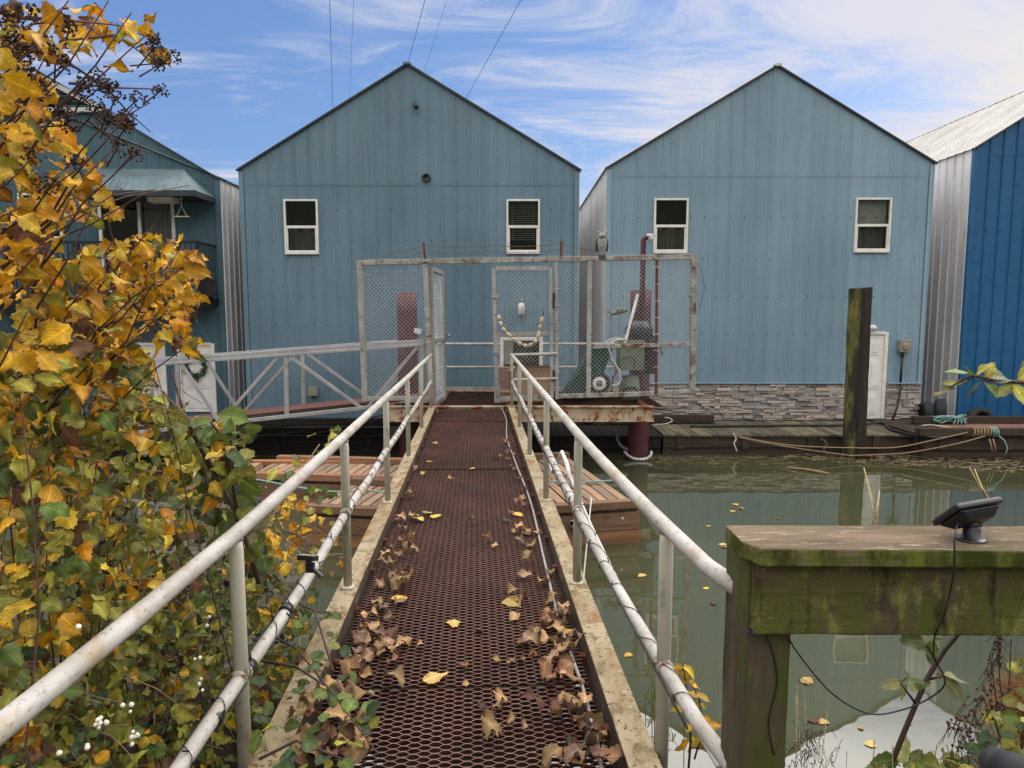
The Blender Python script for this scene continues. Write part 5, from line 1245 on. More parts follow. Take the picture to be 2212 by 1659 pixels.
# ================================================================ leaves
def soil(p, z=.55): return Vector((p.x+rd.uniform(-.03,.03), p.y+rd.uniform(-.05,.0), z))
def prof(*w): return np.array(w, float)
SHAPES = {
 'lobed': prof(.02,.04,.30,.62,.80,.88,1.0,.78,.60,.70,.52,.40,.26,.14,.0),
 'ovate': prof(.02,.04,.42,.70,.80,.92,.90,.97,.86,.86,.70,.64,.44,.30,.0),
 'round': prof(.02,.04,.55,.82,.95,1.0,1.02,1.0,.95,.88,.78,.64,.46,.24,.0),
 'lance': prof(.02,.03,.18,.34,.44,.50,.52,.50,.46,.40,.33,.26,.18,.09,.0),
 'heart': prof(.02,.05,.72,.98,1.05,1.04,.98,.88,.76,.62,.48,.35,.22,.11,.0)}
PETI = .22
def leaf_mesh(name, mat, parent, P, T, Nn, L, shape, C, bend=.35, fold=.25, wave=.05, brown=.3, seed=0, aspect=.85):
    rg = np.random.default_rng(seed); P, T, Nn, L, C = [np.asarray(a, float) for a in (P, T, Nn, L, C)]
    n = len(P); R = 23; K = 5
    T /= np.linalg.norm(T, axis=1, keepdims=True)+1e-9
    Nn = Nn - T*np.sum(Nn*T, 1, keepdims=True); Nn /= np.linalg.norm(Nn, axis=1, keepdims=True)+1e-9
    B = np.cross(Nn, T)
    s = np.concatenate([[-PETI, -.005], np.linspace(.0, 1, R-2)]); c = np.linspace(-1, 1, K)
    W = np.interp(s, np.concatenate([[-PETI, -.005], np.linspace(.0, 1, 13)]), SHAPES[shape]); serr = 1+.085*((np.arange(R) % 2)*2-1)*(s > .05)
    tw = 1+rg.uniform(-.12,.12,(n,R,1)); 
    half = (W*serr)[None,:,None]*aspect*.5*tw
    lat = half*c[None,None,:]*(1-.0*c[None,None,:])
    bd = bend*rg.uniform(-.4,1.5,(n,1,1)); fo = fold*rg.uniform(-.3,1.6,(n,1,1)); ph = rg.uniform(0,6.3,(n,1,1)); wv = wave*rg.uniform(.4,1.8,(n,1,1))
    S = s[None,:,None]
    up = -bd*np.clip(S,0,1)**2 + fo*np.abs(lat) + wv*np.sin(7*S+ph)*np.abs(c)[None,None,:] + wv*.8*np.sin(11*S+2*ph)*c[None,None,:]
    along = S - .25*np.abs(bd)*np.clip(S,0,1)**3 + 0*lat
    # lobes sweep forward a little at the margin
    along = along + .07*np.abs(c)[None,None,:]*(W[None,:,None] > .3)
    V = (P[:,None,None,:] + L[:,None,None,None]*(along[...,None]*T[:,None,None,:] + lat[...,None]*B[:,None,None,:] + up[...,None]*Nn[:,None,None,:]))
    V -= np.array(origin(parent))[None,None,None,:]
    idx = np.arange(R*K).reshape(R,K); q = np.stack([idx[:-1,:-1],idx[:-1,1:],idx[1:,1:],idx[1:,:-1]],-1).reshape(-1,4)
    F = (q[None]+(np.arange(n)*R*K)[:,None,None]).reshape(-1,4)
    br = brown*rg.random((n,1,1)); edge = np.clip((np.abs(c)[None,None,:]*.55+np.clip(S,0,1)*.45-(1-br*1.1))/.25, 0, 1)
    vein = (1-.0)+.22*(np.abs(c)[None,None,:] < .1) - .05*((np.arange(R) % 2)[None,:,None])
    col = C[:,None,None,:]*vein[...,None]*(1+rg.uniform(-.13,.13,(n,R,K,1)))
    col = col*(1-edge[...,None])+np.array([.085,.035,.016])*edge[...,None]
    col = np.where((s < 0)[None,:,None,None], np.array([.16,.06,.03]), col)
    me = bpy.data.meshes.new(name); me.vertices.add(n*R*K); me.vertices.foreach_set('co', V.reshape(-1).astype(np.float32))
    me.loops.add(F.size); me.loops.foreach_set('vertex_index', F.reshape(-1).astype(np.int32))
    me.polygons.add(len(F)); me.polygons.foreach_set('loop_start', (np.arange(len(F))*4).astype(np.int32)); me.polygons.foreach_set('loop_total', np.full(len(F),4,np.int32))
    me.polygons.foreach_set('use_smooth', np.ones(len(F), bool)); me.update(); me.validate()
    lf = me.attributes.new('Leaf', 'FLOAT_VECTOR', 'POINT'); cs_ = np.broadcast_to(c[None,None,:], (n,R,K)); ss_ = np.broadcast_to(s[None,:,None], (n,R,K)); lf.data.foreach_set('vector', np.stack([cs_, ss_, 0*cs_], -1).reshape(-1).astype(np.float32))
    at_ = me.color_attributes.new('Col', 'FLOAT_COLOR', 'POINT'); at_.data.foreach_set('color', np.concatenate([np.clip(col,0,1), np.ones((n,R,K,1))], -1).reshape(-1).astype(np.float32))
    me.materials.append(mat); o = bpy.data.objects.new(name, me); COL.objects.link(o)
    if parent is not None: o.parent = parent
    return o
PAL = {'yel': (.72,.385,.018), 'org': (.62,.265,.012), 'gold': (.68,.46,.045), 'yg': (.42,.40,.06), 'grn': (.12,.175,.035), 'dgr': (.055,.095,.036), 'olive': (.215,.215,.038), 'brn': (.17,.08,.04), 'shade_leaf': (.022,.03,.014), 'dbr': (.045,.022,.015), 'pale': (.40,.40,.16)}
def pick(w, rd):
    k = list(w); c = PAL[rd.choices(k, [w[i] for i in k])[0]]; f_ = rd.uniform(.55, 1.22); return (c[0]*f_, c[1]*f_*rd.uniform(.93,1.06), c[2]*f_)
def inpoly(u, v, poly):
    r = False; j = len(poly)-1
    for i in range(len(poly)):
        a, b = poly[i], poly[j]
        if (a[1] > v) != (b[1] > v) and u < (b[0]-a[0])*(v-a[1])/(b[1]-a[1])+a[0]: r = not r
        j = i
    return r
def scatter(poly, n, rd, ylo=0., yhi=1.2, clear=1.12, near=1.22):
    us = [p[0] for p in poly]; vs = [p[1] for p in poly]; out = []
    while len(out) < n:
        u, v = rd.uniform(min(us), max(us)), rd.uniform(min(vs), max(vs))
        if not inpoly(u, v, poly): continue
        y0 = max(near, clear*1500/max(1106-u, 200)); out.append(at(u, v, Y=y0+ylo+(yhi-ylo)*rd.random()**1.3))
    return out
def orient(n, rd, down=.55, face=.3):
    T, N_ = [], []
    for _ in range(n):
        a = rd.uniform(0, 2*math.pi); T.append((math.cos(a)*.9, math.sin(a)*.7-.1, rd.gauss(-down, .45)))
        N_.append((rd.gauss(.1,.55), rd.gauss(-face,.5), rd.gauss(.8,.45)))
    return T, N_
def stem_curve(a, b, rise, k=9, jit=.015, rd=random):
    a, b = Vector(a), Vector(b); out = []
    for i in range(k+1):
        t = i/k; p = a.lerp(b, t)+Vector((0,0,rise*math.sin(math.pi*t*.9)*(1-.25*t)))
        if 0 < i < k: p += Vector((rd.uniform(-jit,jit), rd.uniform(-jit,jit), rd.uniform(-jit,jit)))
        out.append(p)
    return out
def grow(root, base, tips, r0, mat, rise=.15, seed=0, name='stem'):
    rd = random.Random(seed); m = MB(); curves = []
    for tp in tips:
        b = Vector(base)+Vector((rd.uniform(-.3,.3), rd.uniform(-.25,.25), rd.uniform(-.05,.05)))
        c = stem_curve(b, tp, rise*rd.uniform(.4,1.3), 10, .02, rd); k = len(c); m.tube(c, [r0*(1-.82*i/(k-1)) for i in range(k)], 6); curves.append(c)
    m.build(name, mat, root, True); return curves
# ---------------------------------------------------------------- ninebark shrub: yellow leaves, dark seed heads
rd = random.Random(31)
NB = thing('ninebark_shrub', 'tall shrub with large yellow lobed leaves and dark dry seed heads', 'shrub', (-1.75, 2.0, 1.1))
tips = [(318,95,1.78),(285,45,1.75),(235,12,1.68),(150,30,1.6),(70,60,1.5),(325,235,1.9),(290,255,1.85),(250,330,1.8),(310,320,1.95),(265,415,1.85),(312,440,1.95),(180,380,1.7),(90,330,1.6),(425,560,2.15),(420,655,2.15),(418,745,2.1),(395,540,2.1),(335,500,2.05),(330,610,2.0),(375,640,2.1),(290,660,1.95),(250,570,1.9),(190,620,1.8),(110,540,1.65),(50,460,1.5),(40,250,1.45),(130,200,1.6),(60,690,1.5),(160,720,1.7),(240,740,1.85),(360,710,2.05),(395,600,2.1),(20,560,1.45),(20,120,1.4),(100,130,1.55),(200,480,1.8)]
hi_ = [q for q in tips if q[1] < 480]; lo_ = [q for q in tips if q[1] >= 480]; tips = hi_+lo_
curves = grow(NB, (-2.15, 1.75, 2.35), [at(u, v, Y=y) for u, v, y in hi_], .0075, M['bark'], .10, 3) + grow(NB, (-2.1, 1.9, 1.75), [at(u, v, Y=y) for u, v, y in lo_], .0085, M['bark'], .10, 4)
P, T, N_, C, L = [], [], [], [], []
up_pal = {'yel':46,'org':22,'gold':18,'yg':9,'brn':4,'olive':4,'dbr':1.5}
KEEP = [([(215,290),(480,320),(480,508),(330,500),(270,470),(235,420)],.92),([(110,140),(360,175),(360,290),(240,285),(130,250)],.75),([(60,130),(200,130),(200,260),(60,260)],.4),([(330,765),(500,755),(500,895),(425,905),(345,870)],.9)]
def addl(p, t, nrm, pal, l):
    uv = proj(Vector(p)+Vector(t).normalized()*l*.5)
    for pl, pr in KEEP:
        if inpoly(uv[0], uv[1], pl) and rd.random() < pr: return
    P.append(p); T.append(t); N_.append(nrm); C.append(pick(pal, rd)); L.append(l)
for c, tp in zip(curves, tips):
    k = len(c); d0 = (c[-1]-c[-3]).normalized()
    for i in range(2 if tp[1] < 480 and tp[0] > 200 and tp[1] > 150 else 10):
        f_ = .55+.45*rd.random(); j = min(int(f_*(k-1)), k-2); p = c[j].lerp(c[j+1], f_*(k-1)-j)
        side = Vector((rd.uniform(-1,1), rd.uniform(-.8,.8), rd.uniform(-.6,.4))).normalized()
        t_ = (d0*.5+side+Vector((0,0,-.45))).normalized(); p = p+side*rd.uniform(.0,.05)
        addl(p, t_, (rd.gauss(.1,.6), rd.gauss(-.55,.5), rd.gauss(.6,.5)), up_pal, rd.uniform(.052,.084))
blobs = [(250,45,90,42,26),(330,115,24,22,5),(60,60,70,60,20),(120,105,70,35,9),(60,300,80,60,26),(40,180,60,60,11),(130,420,80,60,26),(70,450,80,80,34),(215,350,24,35,4),(255,430,30,26,5),(340,540,75,36,30),(400,575,36,40,22),(330,640,80,50,40),(405,655,26,45,18),(400,735,30,32,16),(230,600,90,80,46),(90,640,100,90,46),(260,690,90,60,36),(120,560,80,60,24),(270,240,22,22,5),(200,150,20,16,2)]
for u, v, ru, rv, n in blobs:
    for _ in range(n):
        a = rd.uniform(0, 6.283); q = math.sqrt(rd.random()); uu, vv = u+ru*q*math.cos(a), v+rv*q*math.sin(a)
        y = max(1.25, 1.28*1500/(1106-uu))+rd.uniform(-.05,.65)
        (t1,), (n1,) = orient(1, rd); addl(at(uu, vv, Y=y), t1, (rd.gauss(.1,.6), rd.gauss(-.55,.5), rd.gauss(.6,.5)), up_pal, rd.uniform(.05,.082))
leaf_mesh('foliage', M['leaf'], NB, P, T, N_, L, 'lobed', C, .6, .5, .10, .5, 5)
heads = [(370,122),(348,138),(333,102),(343,137),(345,198),(298,214),(333,85),(210,172),(182,178),(220,185),(240,190),(178,205),(210,235),(228,255),(238,262),(272,258),(275,268),(140,140),(120,120),(95,100),(110,215),(60,160),(45,60),(70,30),(150,270),(95,210),(80,185),(40,120),(20,45),(135,245),(28,90),(165,350),(290,335),(255,318),(100,400),(60,340),(250,212),(150,60),(130,45),(60,110)]
m0 = 0
for u, v in heads:
    y = max(1.25, 1.16*1500/(1106-u))+rd.uniform(-.05,.10); c = at(u, v, Y=y); m = MB(); r0 = rd.uniform(.018,.028)
    for i in range(34):
        d = Vector((rd.gauss(0,1), rd.gauss(0,1), rd.gauss(.25,.8))).normalized(); q = c+d*r0*rd.uniform(.55,1.1); e = q+d*.007
        s1 = d.orthogonal().normalized()*.0055; s2 = d.cross(s1)
        m.add([q+s1, q-s1*.5+s2*.85, q-s1*.5-s2*.85, e], [(0,1,3),(1,2,3),(2,0,3),(2,1,0)])
    st_ = c+Vector((-.05-.05*rd.random(), rd.uniform(0,.08), -.05*rd.random())); m.tube([st_, c], [.0026,.0018], 5)
    for i in range(8):
        d = Vector((rd.gauss(0,1), rd.gauss(0,1), rd.gauss(.2,.8))).normalized(); m.tube([c+(st_-c)*.2, c+d*r0*.8], .001, 3)
    m.build('seed_head', M['seed'], NB)
# thin bare twigs through the crown
for pts in (((0,545),(60,510),(140,470),(270,425),(410,400)),((90,690),(170,600),(200,590),(245,520),(232,470)),((60,660),(110,520),(150,430),(210,425),(330,410)),((140,130),(230,190),(275,240),(325,285)),((150,180),(260,190),(330,192),(345,196)),((40,40),(160,45),(260,55),(340,90)),((130,90),(250,75),(300,110),(335,140)),((20,330),(100,260),(180,240)),((190,260),(240,300),(290,320),(330,330)),((270,610),(330,600),(390,575)),((200,640),(300,600),(425,560)),((250,700),(330,690),(415,745))):
    m = MB(); q = [at(u, v, Y=max(1.35, 1.3*1500/(1106-u))+.05) for u, v in pts]; k = len(q); m.tube(q, [.0042*(1-.6*i/(k-1)) for i in range(k)], 5); m.build('twig', M['bark'], NB, True)
# ---------------------------------------------------------------- snowberry bush, lower left
rd = random.Random(57)
SB = thing('snowberry_bush', 'dense green and yellow snowberry bush with white berries below the yellow shrub', 'shrub', (-1.6, 1.9, 1.0))
polyA = [(-20,720),(300,740),(430,860),(540,960),(560,1060),(560,1130),(500,1180),(330,1330),(160,1480),(-20,1640)]
polyB = [(-20,1560),(200,1400),(400,1250),(540,1160),(600,1180),(640,1300),(640,1420),(600,1500),(560,1659),(-20,1700)]
lo_pal = {'olive':32,'yg':22,'grn':24,'gold':7,'yel':6,'brn':5,'dgr':10}
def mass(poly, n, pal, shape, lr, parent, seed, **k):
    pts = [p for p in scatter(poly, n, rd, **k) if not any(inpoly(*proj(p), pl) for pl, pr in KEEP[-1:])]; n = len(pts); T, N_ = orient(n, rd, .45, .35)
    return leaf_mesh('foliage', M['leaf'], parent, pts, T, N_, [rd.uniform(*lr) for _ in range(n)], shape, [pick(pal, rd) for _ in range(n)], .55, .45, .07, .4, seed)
mass(polyA, 620, {'yel':20,'gold':18,'yg':28,'olive':22,'grn':12,'brn':3,'org':7}, 'lobed', (.055,.088), SB, 61, yhi=1.1)
mass(polyA, 460, lo_pal, 'ovate', (.045,.072), SB, 62, yhi=1.0)
mass(polyB, 760, lo_pal, 'round', (.034,.058), SB, 63, yhi=.9)
mass(polyB, 520, {'olive':30,'yg':20,'grn':24,'dgr':10,'yel':6,'brn':8}, 'lobed', (.05,.08), SB, 64, yhi=.9)
mass(polyA, 300, {'shade_leaf':8,'dbr':6}, 'ovate', (.05,.075), SB, 65, ylo=.7, yhi=1.5)  # near-black back layer: shade inside the bush put into leaf colour
mass(polyB, 300, {'shade_leaf':7,'dbr':6}, 'round', (.05,.075), SB, 66, ylo=.5, yhi=1.2)  # same dark back layer, painted shade for the lower bush
tp = scatter(polyA, 34, rd)+scatter(polyB, 36, rd)
m = MB()
for p in tp:
    b = Vector((p.x+rd.uniform(-.3,.2), p.y+rd.uniform(-.2,.3), 1.0)); c = stem_curve(b, p, .05, 6, .03, rd); m.tube(c, [.0045-.0005*i for i in range(7)], 5)
m.build('stem', M['bark'], SB, True)
m = MB()
for _ in range(170):
    p = scatter(polyB if rd.random() < .6 else polyA, 1, rd, yhi=.8)[0]; d = Vector((rd.gauss(0,1), rd.gauss(0,.4), rd.gauss(0,.8))).normalized()*rd.uniform(.06,.2); m.tube(stem_curve(p-d, p+d, .02, 4, .012, rd), .0017, 4)
m.build('twig', M['bark_pale'], SB, True)
for (u, v, n) in ((215,1556,7),(292,1588,6),(280,1532,3),(432,1474,3),(446,1345,2),(193,1617,2),(140,1615,1),(430,1420,2),(165,1350,2),(505,1330,2)):
    m = MB(); yb_ = max(1.2, 1.02*1500/(1106-u))
    for i in range(n): m.ball(at(u+rd.gauss(0,9), v+rd.gauss(0,8), Y=yb_+rd.uniform(-.02,.02)), rd.uniform(.005,.0075), 10, 7)
    m.build('berry_cluster', M['berry'], SB, True)
# ---------------------------------------------------------------- brambles beside and over the bridge
BR = thing('bramble', 'green serrated bramble leaves and a dark cane rising in front of the gangway', 'bramble', (-1.7, 3.0, .9))
bpts = [(480,1120),(470,1060),(500,985),(455,960),(520,1050),(545,1100),(430,1010),(440,930),(405,960),(515,920),(400,850),(385,790),(440,1080),(380,1080),(350,880),(420,770),(380,820),(530,1010),(480,930),(560,1180),(500,1170),(345,1050)]
m = MB()
for pts in (((560,1260),(520,1130),(450,990),(370,870),(352,845)),((520,1150),(500,1020),(470,930),(450,905)),((455,1010),(400,900),(370,800))):
    q = [at(u, v, Y=2.75) for u, v in pts]; k = len(q); m.tube(q, [.010*(1-.6*i/(k-1)) for i in range(k)], 7)
m.build('cane', M['thorn_stem'], BR, True)
P, T, N_, C, L = [], [], [], [], []
for u, v in bpts:
    for _ in range(4):
        (t1,), (n1,) = orient(1, rd, .35, .6); addl(at(u+rd.uniform(-22,22), v+rd.uniform(-22,22), Y=2.75+rd.uniform(-.15,.3)), t1, n1, {'grn':40,'dgr':14,'olive':26,'yg':18,'gold':4}, rd.uniform(.075,.125))
leaf_mesh('foliage', M['leaf'], BR, P, T, N_, L, 'ovate', C, .3, .3, .03, .12, 71)
P, T, N_, C, L = [], [], [], [], []
BD = thing('bramble', 'green bramble trailing over the left kerb onto the bridge deck among brown leaves', 'bramble', tuple(bp(-HW, 2.5, KZ)))
for u, v in ((700,1500),(735,1488),(722,1520),(765,1540),(650,1470),(690,1580),(640,1610),(600,1560),(740,1590),(795,1590),(660,1640),(580,1480),(560,1600),(610,1650),(720,1640),(790,1560),(560,1540),(640,1360),(700,1330),(720,1380),(680,1420),(740,1440)):
    for _ in range(3):
        uu, vv = u+rd.uniform(-22,22), v+rd.uniform(-20,20); q = at(uu, vv, Z=1.33+.14*rd.random())
        (t1,), _n = orient(1, rd, .1, .3); addl(q, t1, (rd.gauss(0,.35), rd.gauss(-.35,.3), 1), {'grn':50,'dgr':30,'olive':12,'yg':8}, rd.uniform(.045,.075))
leaf_mesh('foliage', M['leaf'], BD, P, T, N_, L, 'ovate', C, .25, .25, .03, .08, 72)
m = MB()
for pts in (((560,1360),(640,1400),(720,1500),(810,1620)),((600,1280),(680,1320),(720,1450)),((560,1640),(640,1600),(740,1640)),((520,1420),(640,1440),(700,1480))):
    q = [at(u, v, Z=1.36) for u, v in pts]; m.tube(q, [.006,.0055,.0045,.003][:len(q)], 6)
m.build('cane', M['thorn_stem'], BD, True)
# yellow vine and dry twigs hanging between the left rails
VI = thing('vine', 'yellow leaved vine and dry twigs hanging under the left handrail beside the rafts', 'vine', tuple(at(620,1200,Y=3.6)))
P, T, N_, C, L = [], [], [], [], []
for u, v, n, pal in ((715,945,9,{'yg':5,'grn':5}),(640,990,4,{'yg':5,'grn':3}),(612,1030,3,{'yg':3,'grn':3}),(680,1060,6,{'yg':5,'grn':3}),(620,1100,7,{'gold':5,'yel':4}),(690,1110,5,{'yg':4,'gold':5}),(600,1160,9,{'yel':5,'gold':4,'org':3}),(640,1150,7,{'yel':5,'org':4}),(560,1200,9,{'yel':5,'gold':4}),(620,1210,7,{'yel':5,'gold':5}),(660,1110,4,{'gold':4,'org':4}),(705,1190,8,{'yg':4,'gold':5}),(735,1215,6,{'org':5,'brn':3}),(640,1360,14,{'yel':5,'gold':4,'yg':3}),(600,1440,12,{'yel':5,'gold':4,'yg':5}),(580,1330,10,{'yel':4,'yg':5,'grn':5}),(660,1300,6,{'gold':4,'grn':4}),(550,1250,8,{'grn':5,'yg':4})):
    for _ in range(n):
        uu, vv = u+rd.gauss(0,16), v+rd.gauss(0,16); y = 1.1*1500/(1106-uu) if v > 960 else 1.0*1500/(1106-uu)
        (t1,), (n1,) = orient(1, rd, .5, .6); addl(at(uu, vv, Y=y+rd.uniform(0,.25)), t1, n1, pal, rd.uniform(.05,.085))
leaf_mesh('foliage', M['leaf'], VI, P, T, N_, L, 'lobed', C, .45, .3, .05, .4, 73)
m = MB()
for i in range(60):
    u, v = rd.uniform(520,680), rd.uniform(1110,1330); y = 1.12*1500/(1106-u); a = at(u, v, Y=y+rd.uniform(0,.3)); d = Vector((rd.gauss(0,.13), rd.gauss(0,.06), rd.gauss(0,.12))); m.tube(stem_curve(a, a+d, .02, 4, .012, rd), .002, 4)
for pts in (((690,960),(655,1010),(600,1090),(560,1180)),((720,935),(690,990),(640,1040)),((560,1100),(620,1170),(680,1200),(760,1195))): m.tube([at(u, v, Y=1.08*1500/(1106-u)) for u, v in pts], .0035, 5)
m.build('twig', M['bark_pale'], VI, True)
# ---------------------------------------------------------------- plants on the right bank
def leafset(root, items, shape, pal, lr, Y, seed, down=.3, face=.5, spread=8, yj=.05, brown=.2, bend=.3, asp=.85):
    P, T, N_, C, L = [], [], [], [], []
    for it in items:
        u, v, tu, tv = it; p, q = at(u, v, Y=Y), at(u+tu, v+tv, Y=Y+rd.uniform(-.03,.05)); t1 = (q-p); l = rd.uniform(*lr) if lr else t1.length
        P.append(p); T.append(t1); N_.append((rd.gauss(0,.3), rd.gauss(-.5,.3), rd.gauss(.8,.2))); C.append(pick(pal, rd)); L.append(l)
    return leaf_mesh('foliage', M['leaf'], root, P, T, N_, L, shape, C, bend, .25, .03, brown, seed, asp)
b1 = thing('bramble', 'arching bramble branch with light green leaves in front of the blue wall', 'bramble', tuple(at(2260,870,Y=1.55)))
m = MB(); q = [at(u, v, Y=1.55) for u, v in ((2420,1500),(2400,1000),(2330,900),(2212,826),(2150,822),(2110,812),(2080,820),(2050,838))]; m.tube(q, [.008,.007,.006,.005,.004,.003,.0025,.0015], 6); m.build('cane', M['thorn_stem'], b1, True)
leafset(b1, [(2105,812,-66,-10),(2105,812,-20,-22),(2110,810,36,-30),(2130,815,22,-36),(2140,820,60,-8),(2120,825,-35,30),(2128,826,30,34),(2090,822,-40,12),(2082,828,-50,-2),(2060,840,-48,14),(2195,826,-46,30),(2200,826,40,-50),(2190,830,30,50),(2212,800,30,-40)], 'round', {'pale':2,'grn':4,'yg':4,'olive':3}, None, 1.55, 81, bend=.15, brown=.03, asp=.5)
b2 = thing('bramble', 'thorny bramble cane with a few long pale green leaves below the mossy beam', 'bramble', tuple(at(1930,1700,Y=1.95)))
m = MB(); pts = ((1900,1760),(1925,1650),(1962,1560),(2000,1470),(2040,1405),(2090,1345),(2150,1290)); q = [at(u, v, Y=1.95) for u, v in pts]; m.tube([soil(q[0])]+q, [.009,.0085,.008,.0075,.007,.0065,.006,.005], 8)
for i in range(26):
    f_ = rd.uniform(0, 5.9); j = int(f_); p = q[j].lerp(q[j+1], f_-j); d = Vector((rd.choice((-1,1))*rd.uniform(.5,1), rd.uniform(-.4,.4), rd.uniform(-.5,.2)))*.016; m.tube([p, p+d], [.003,.0004], 5)
for a, b in (((1978,1520),(1945,1475)),((2022,1428),(2000,1392)),((2005,1468),(2040,1460))): m.tube([at(*a, Y=1.95), at(*b, Y=1.93)], [.004,.0025], 6)
m.build('cane', M['thorn_stem'], b2, True)
leafset(b2, [(2000,1388,-62,-6),(2005,1388,30,-12),(1950,1475,-48,6),(1950,1472,60,8),(1948,1478,12,40),(2035,1462,58,54),(2040,1458,70,14),(2020,1440,-16,-40),(2010,1420,6,-36),(2000,1478,-40,10),(1940,1640,-54,10),(1938,1648,20,-60),(1930,1650,-70,-6),(1960,1650,34,-30)], 'round', {'grn':5,'pale':3,'dgr':2}, None, 1.95, 82, bend=.25, brown=.03, asp=.5)
s1 = thing('sapling', 'thin sapling with narrow yellow leaves on the bank outside the right bridge rail', 'sapling', tuple(at(1492,1720,Y=2.7)))
m = MB(); q = [soil(at(1480,1760,Y=2.7), .2)]+[at(u, v, Y=2.7) for u, v in ((1480,1760),(1492,1600),(1488,1520),(1480,1470),(1474,1430))]; m.tube(q, [.0065,.006,.005,.004,.003,.002], 6); q = [at(u, v, Y=2.7) for u, v in ((1500,1640),(1520,1570),(1510,1510),(1495,1480))]; m.tube(q, [.004,.0035,.003,.002], 6); m.build('stem', M['bark'], s1, True)
its = []
for u, v in ((1476,1440),(1482,1470),(1486,1495),(1490,1520),(1500,1500),(1512,1520),(1516,1545),(1520,1570),(1518,1590),(1494,1560),(1490,1600),(1470,1450),(1525,1600)):
    its += [(u, v, rd.uniform(18,48), rd.uniform(-6,34)), (u, v, rd.uniform(-46,-10), rd.uniform(-6,34))]
leafset(s1, its, 'lance', {'gold':5,'yel':6,'yg':3}, None, 2.7, 83, bend=.4, brown=.5, asp=.95)
s2 = thing('grass_clump', 'feathery olive weeds on the bank behind the right bridge post', 'weeds', tuple(at(1420,1720,Y=2.6)))
m = MB()
for i in range(110):
    u, v = 1425+rd.gauss(0,22), rd.uniform(1410,1640); a = at(u, v, Y=2.75+rd.uniform(-.1,.15)); d = Vector((rd.uniform(-.05,.05), rd.uniform(-.03,.03), rd.uniform(-.02,.04))); m.tube([a, a+d*.6+Vector((0,0,.015)), a+d+Vector((0,0,-.01))], [.0022,.0018,.0008], 4)
for i in range(14): u = 1425+rd.gauss(0,18); m.tube([soil(at(u, 1720, Y=2.75), .2), at(u, 1720, Y=2.75), at(u+rd.gauss(0,6), rd.uniform(1420,1540), Y=2.75)], .002, 4)
m.build('blades', simple('weed_olive', '#6d6a2c', '#4f5322', 20, rough=.8, isl=.3), s2)
def stalks(name, label, items, Y, r=.002, mat='straw', seeds=None, cat='plant'):
    o = thing(name, label, cat, tuple(at(items[0][0][0], items[0][0][1], Y=Y))); m = MB()
    for pts in items:
        q = [at(u, v, Y=Y+rd.uniform(-.05,.05)) for u, v in pts]; q = ([soil(q[0], max(.0, 1.1-(Y-1)*.5)-.05)]+q) if Y < 3 and pts[0][1] > 1640 else q; k = len(q); m.tube(q, [r*(1-.5*i/(k-1)) for i in range(k)], 5)
    m.build('stalk', M[mat], o, True)
    if seeds:
        m = MB()
        for (u, v, ru, rv, n, rr_) in seeds:
            for _ in range(n):
                c = at(u+rd.gauss(0,ru), v+rd.gauss(0,rv), Y=Y+rd.uniform(-.05,.05)); m.ball(c, rr_*rd.uniform(.6,1.2), 6, 4)
                if rd.random() < .6: m.tube([c, c+Vector((rd.uniform(-.03,.03), 0, -rd.uniform(.02,.06)))], .001, 3)
        m.build('seed_head', M['seed'], o)
    return o
stalks('grass_stalks', 'pale dry grass stalks standing right of the timber post over the water', [((1735,1720),(1728,1600),(1722,1480)),((1745,1720),(1742,1600),(1738,1490)),((1760,1720),(1775,1640),(1787,1540)),((1715,1720),(1722,1660),(1720,1500)),((1790,1760),(1780,1660),(1760,1600)),((1712,1600),(1770,1604))], 2.2, .0016, 'straw', [(1745,1590,28,18,60,.0022),(1740,1630,30,16,60,.0025)])
stalks('seed_stalk', 'dark blackberry seed stalks in the bottom right corner', [((2200,1780),(2170,1640),(2150,1560),(2120,1500)),((2190,1760),(2160,1600),(2100,1580),(2050,1560)),((2170,1700),(2120,1640),(2085,1600),(2060,1570)),((2150,1700),(2090,1620),(2072,1570)),((2140,1560),(2160,1520),(2180,1480))], 1.75, .0026, 'thorn_stem', [(2060,1565,16,10,18,.0045),(2090,1580,14,14,16,.0045),(2075,1610,10,22,18,.004),(2120,1500,14,12,16,.0045),(2150,1530,16,14,18,.0045),(2105,1545,14,14,14,.004),(2170,1500,14,20,16,.004)])
stalks('seed_stalk', 'upright dark seed spikes right of the solar panel cord', [((2185,1720),(2175,1560),(2160,1480),(2155,1360)),((2178,1640),(2150,1500),(2138,1410)),((2172,1600),(2180,1480),(2184,1380))], 1.8, .003, 'bark', [(2157,1400,3,30,40,.0032),(2140,1440,4,22,24,.003)])
stalks('grass_stalks', 'dry broken grass leaning over the water by the solar panel', [((1905,1180),(1890,1100),(1866,1010)),((1890,1130),(1884,1090),(1868,1020)),((2140,1090),(2110,1040),(2095,1010)),((2145,1095),(2120,1050),(2105,1012)),((1880,1140),(1895,1100),(1900,1060))], 3.2, .0045, 'straw')
w1_ = thing('weed_patch', 'green and yellow weeds at the bottom right corner under the railing', 'weeds', tuple(at(2100,1720,Y=1.8)))
P, T, N_, C, L = [], [], [], [], []
for u, v, ru, rv, n in ((2190,1640,30,40,16),(2185,1560,30,30,12),(2130,1655,30,20,14),(2050,1650,40,16,16),(2120,1610,30,24,10),(2205,1480,14,40,8),(1980,1660,40,10,8)):
    for _ in range(n): (t1,), (n1,) = orient(1, rd, .0, .5); addl(at(u+rd.gauss(0,ru*.6), v+rd.gauss(0,rv*.6), Y=1.75+rd.uniform(-.2,.2)), t1, n1, {'olive':5,'grn':5,'yg':3,'dgr':3}, rd.uniform(.03,.055))
leaf_mesh('foliage', M['leaf'], w1_, P, T, N_, L, 'ovate', C, .3, .3, .04, .3, 85)
m = MB()
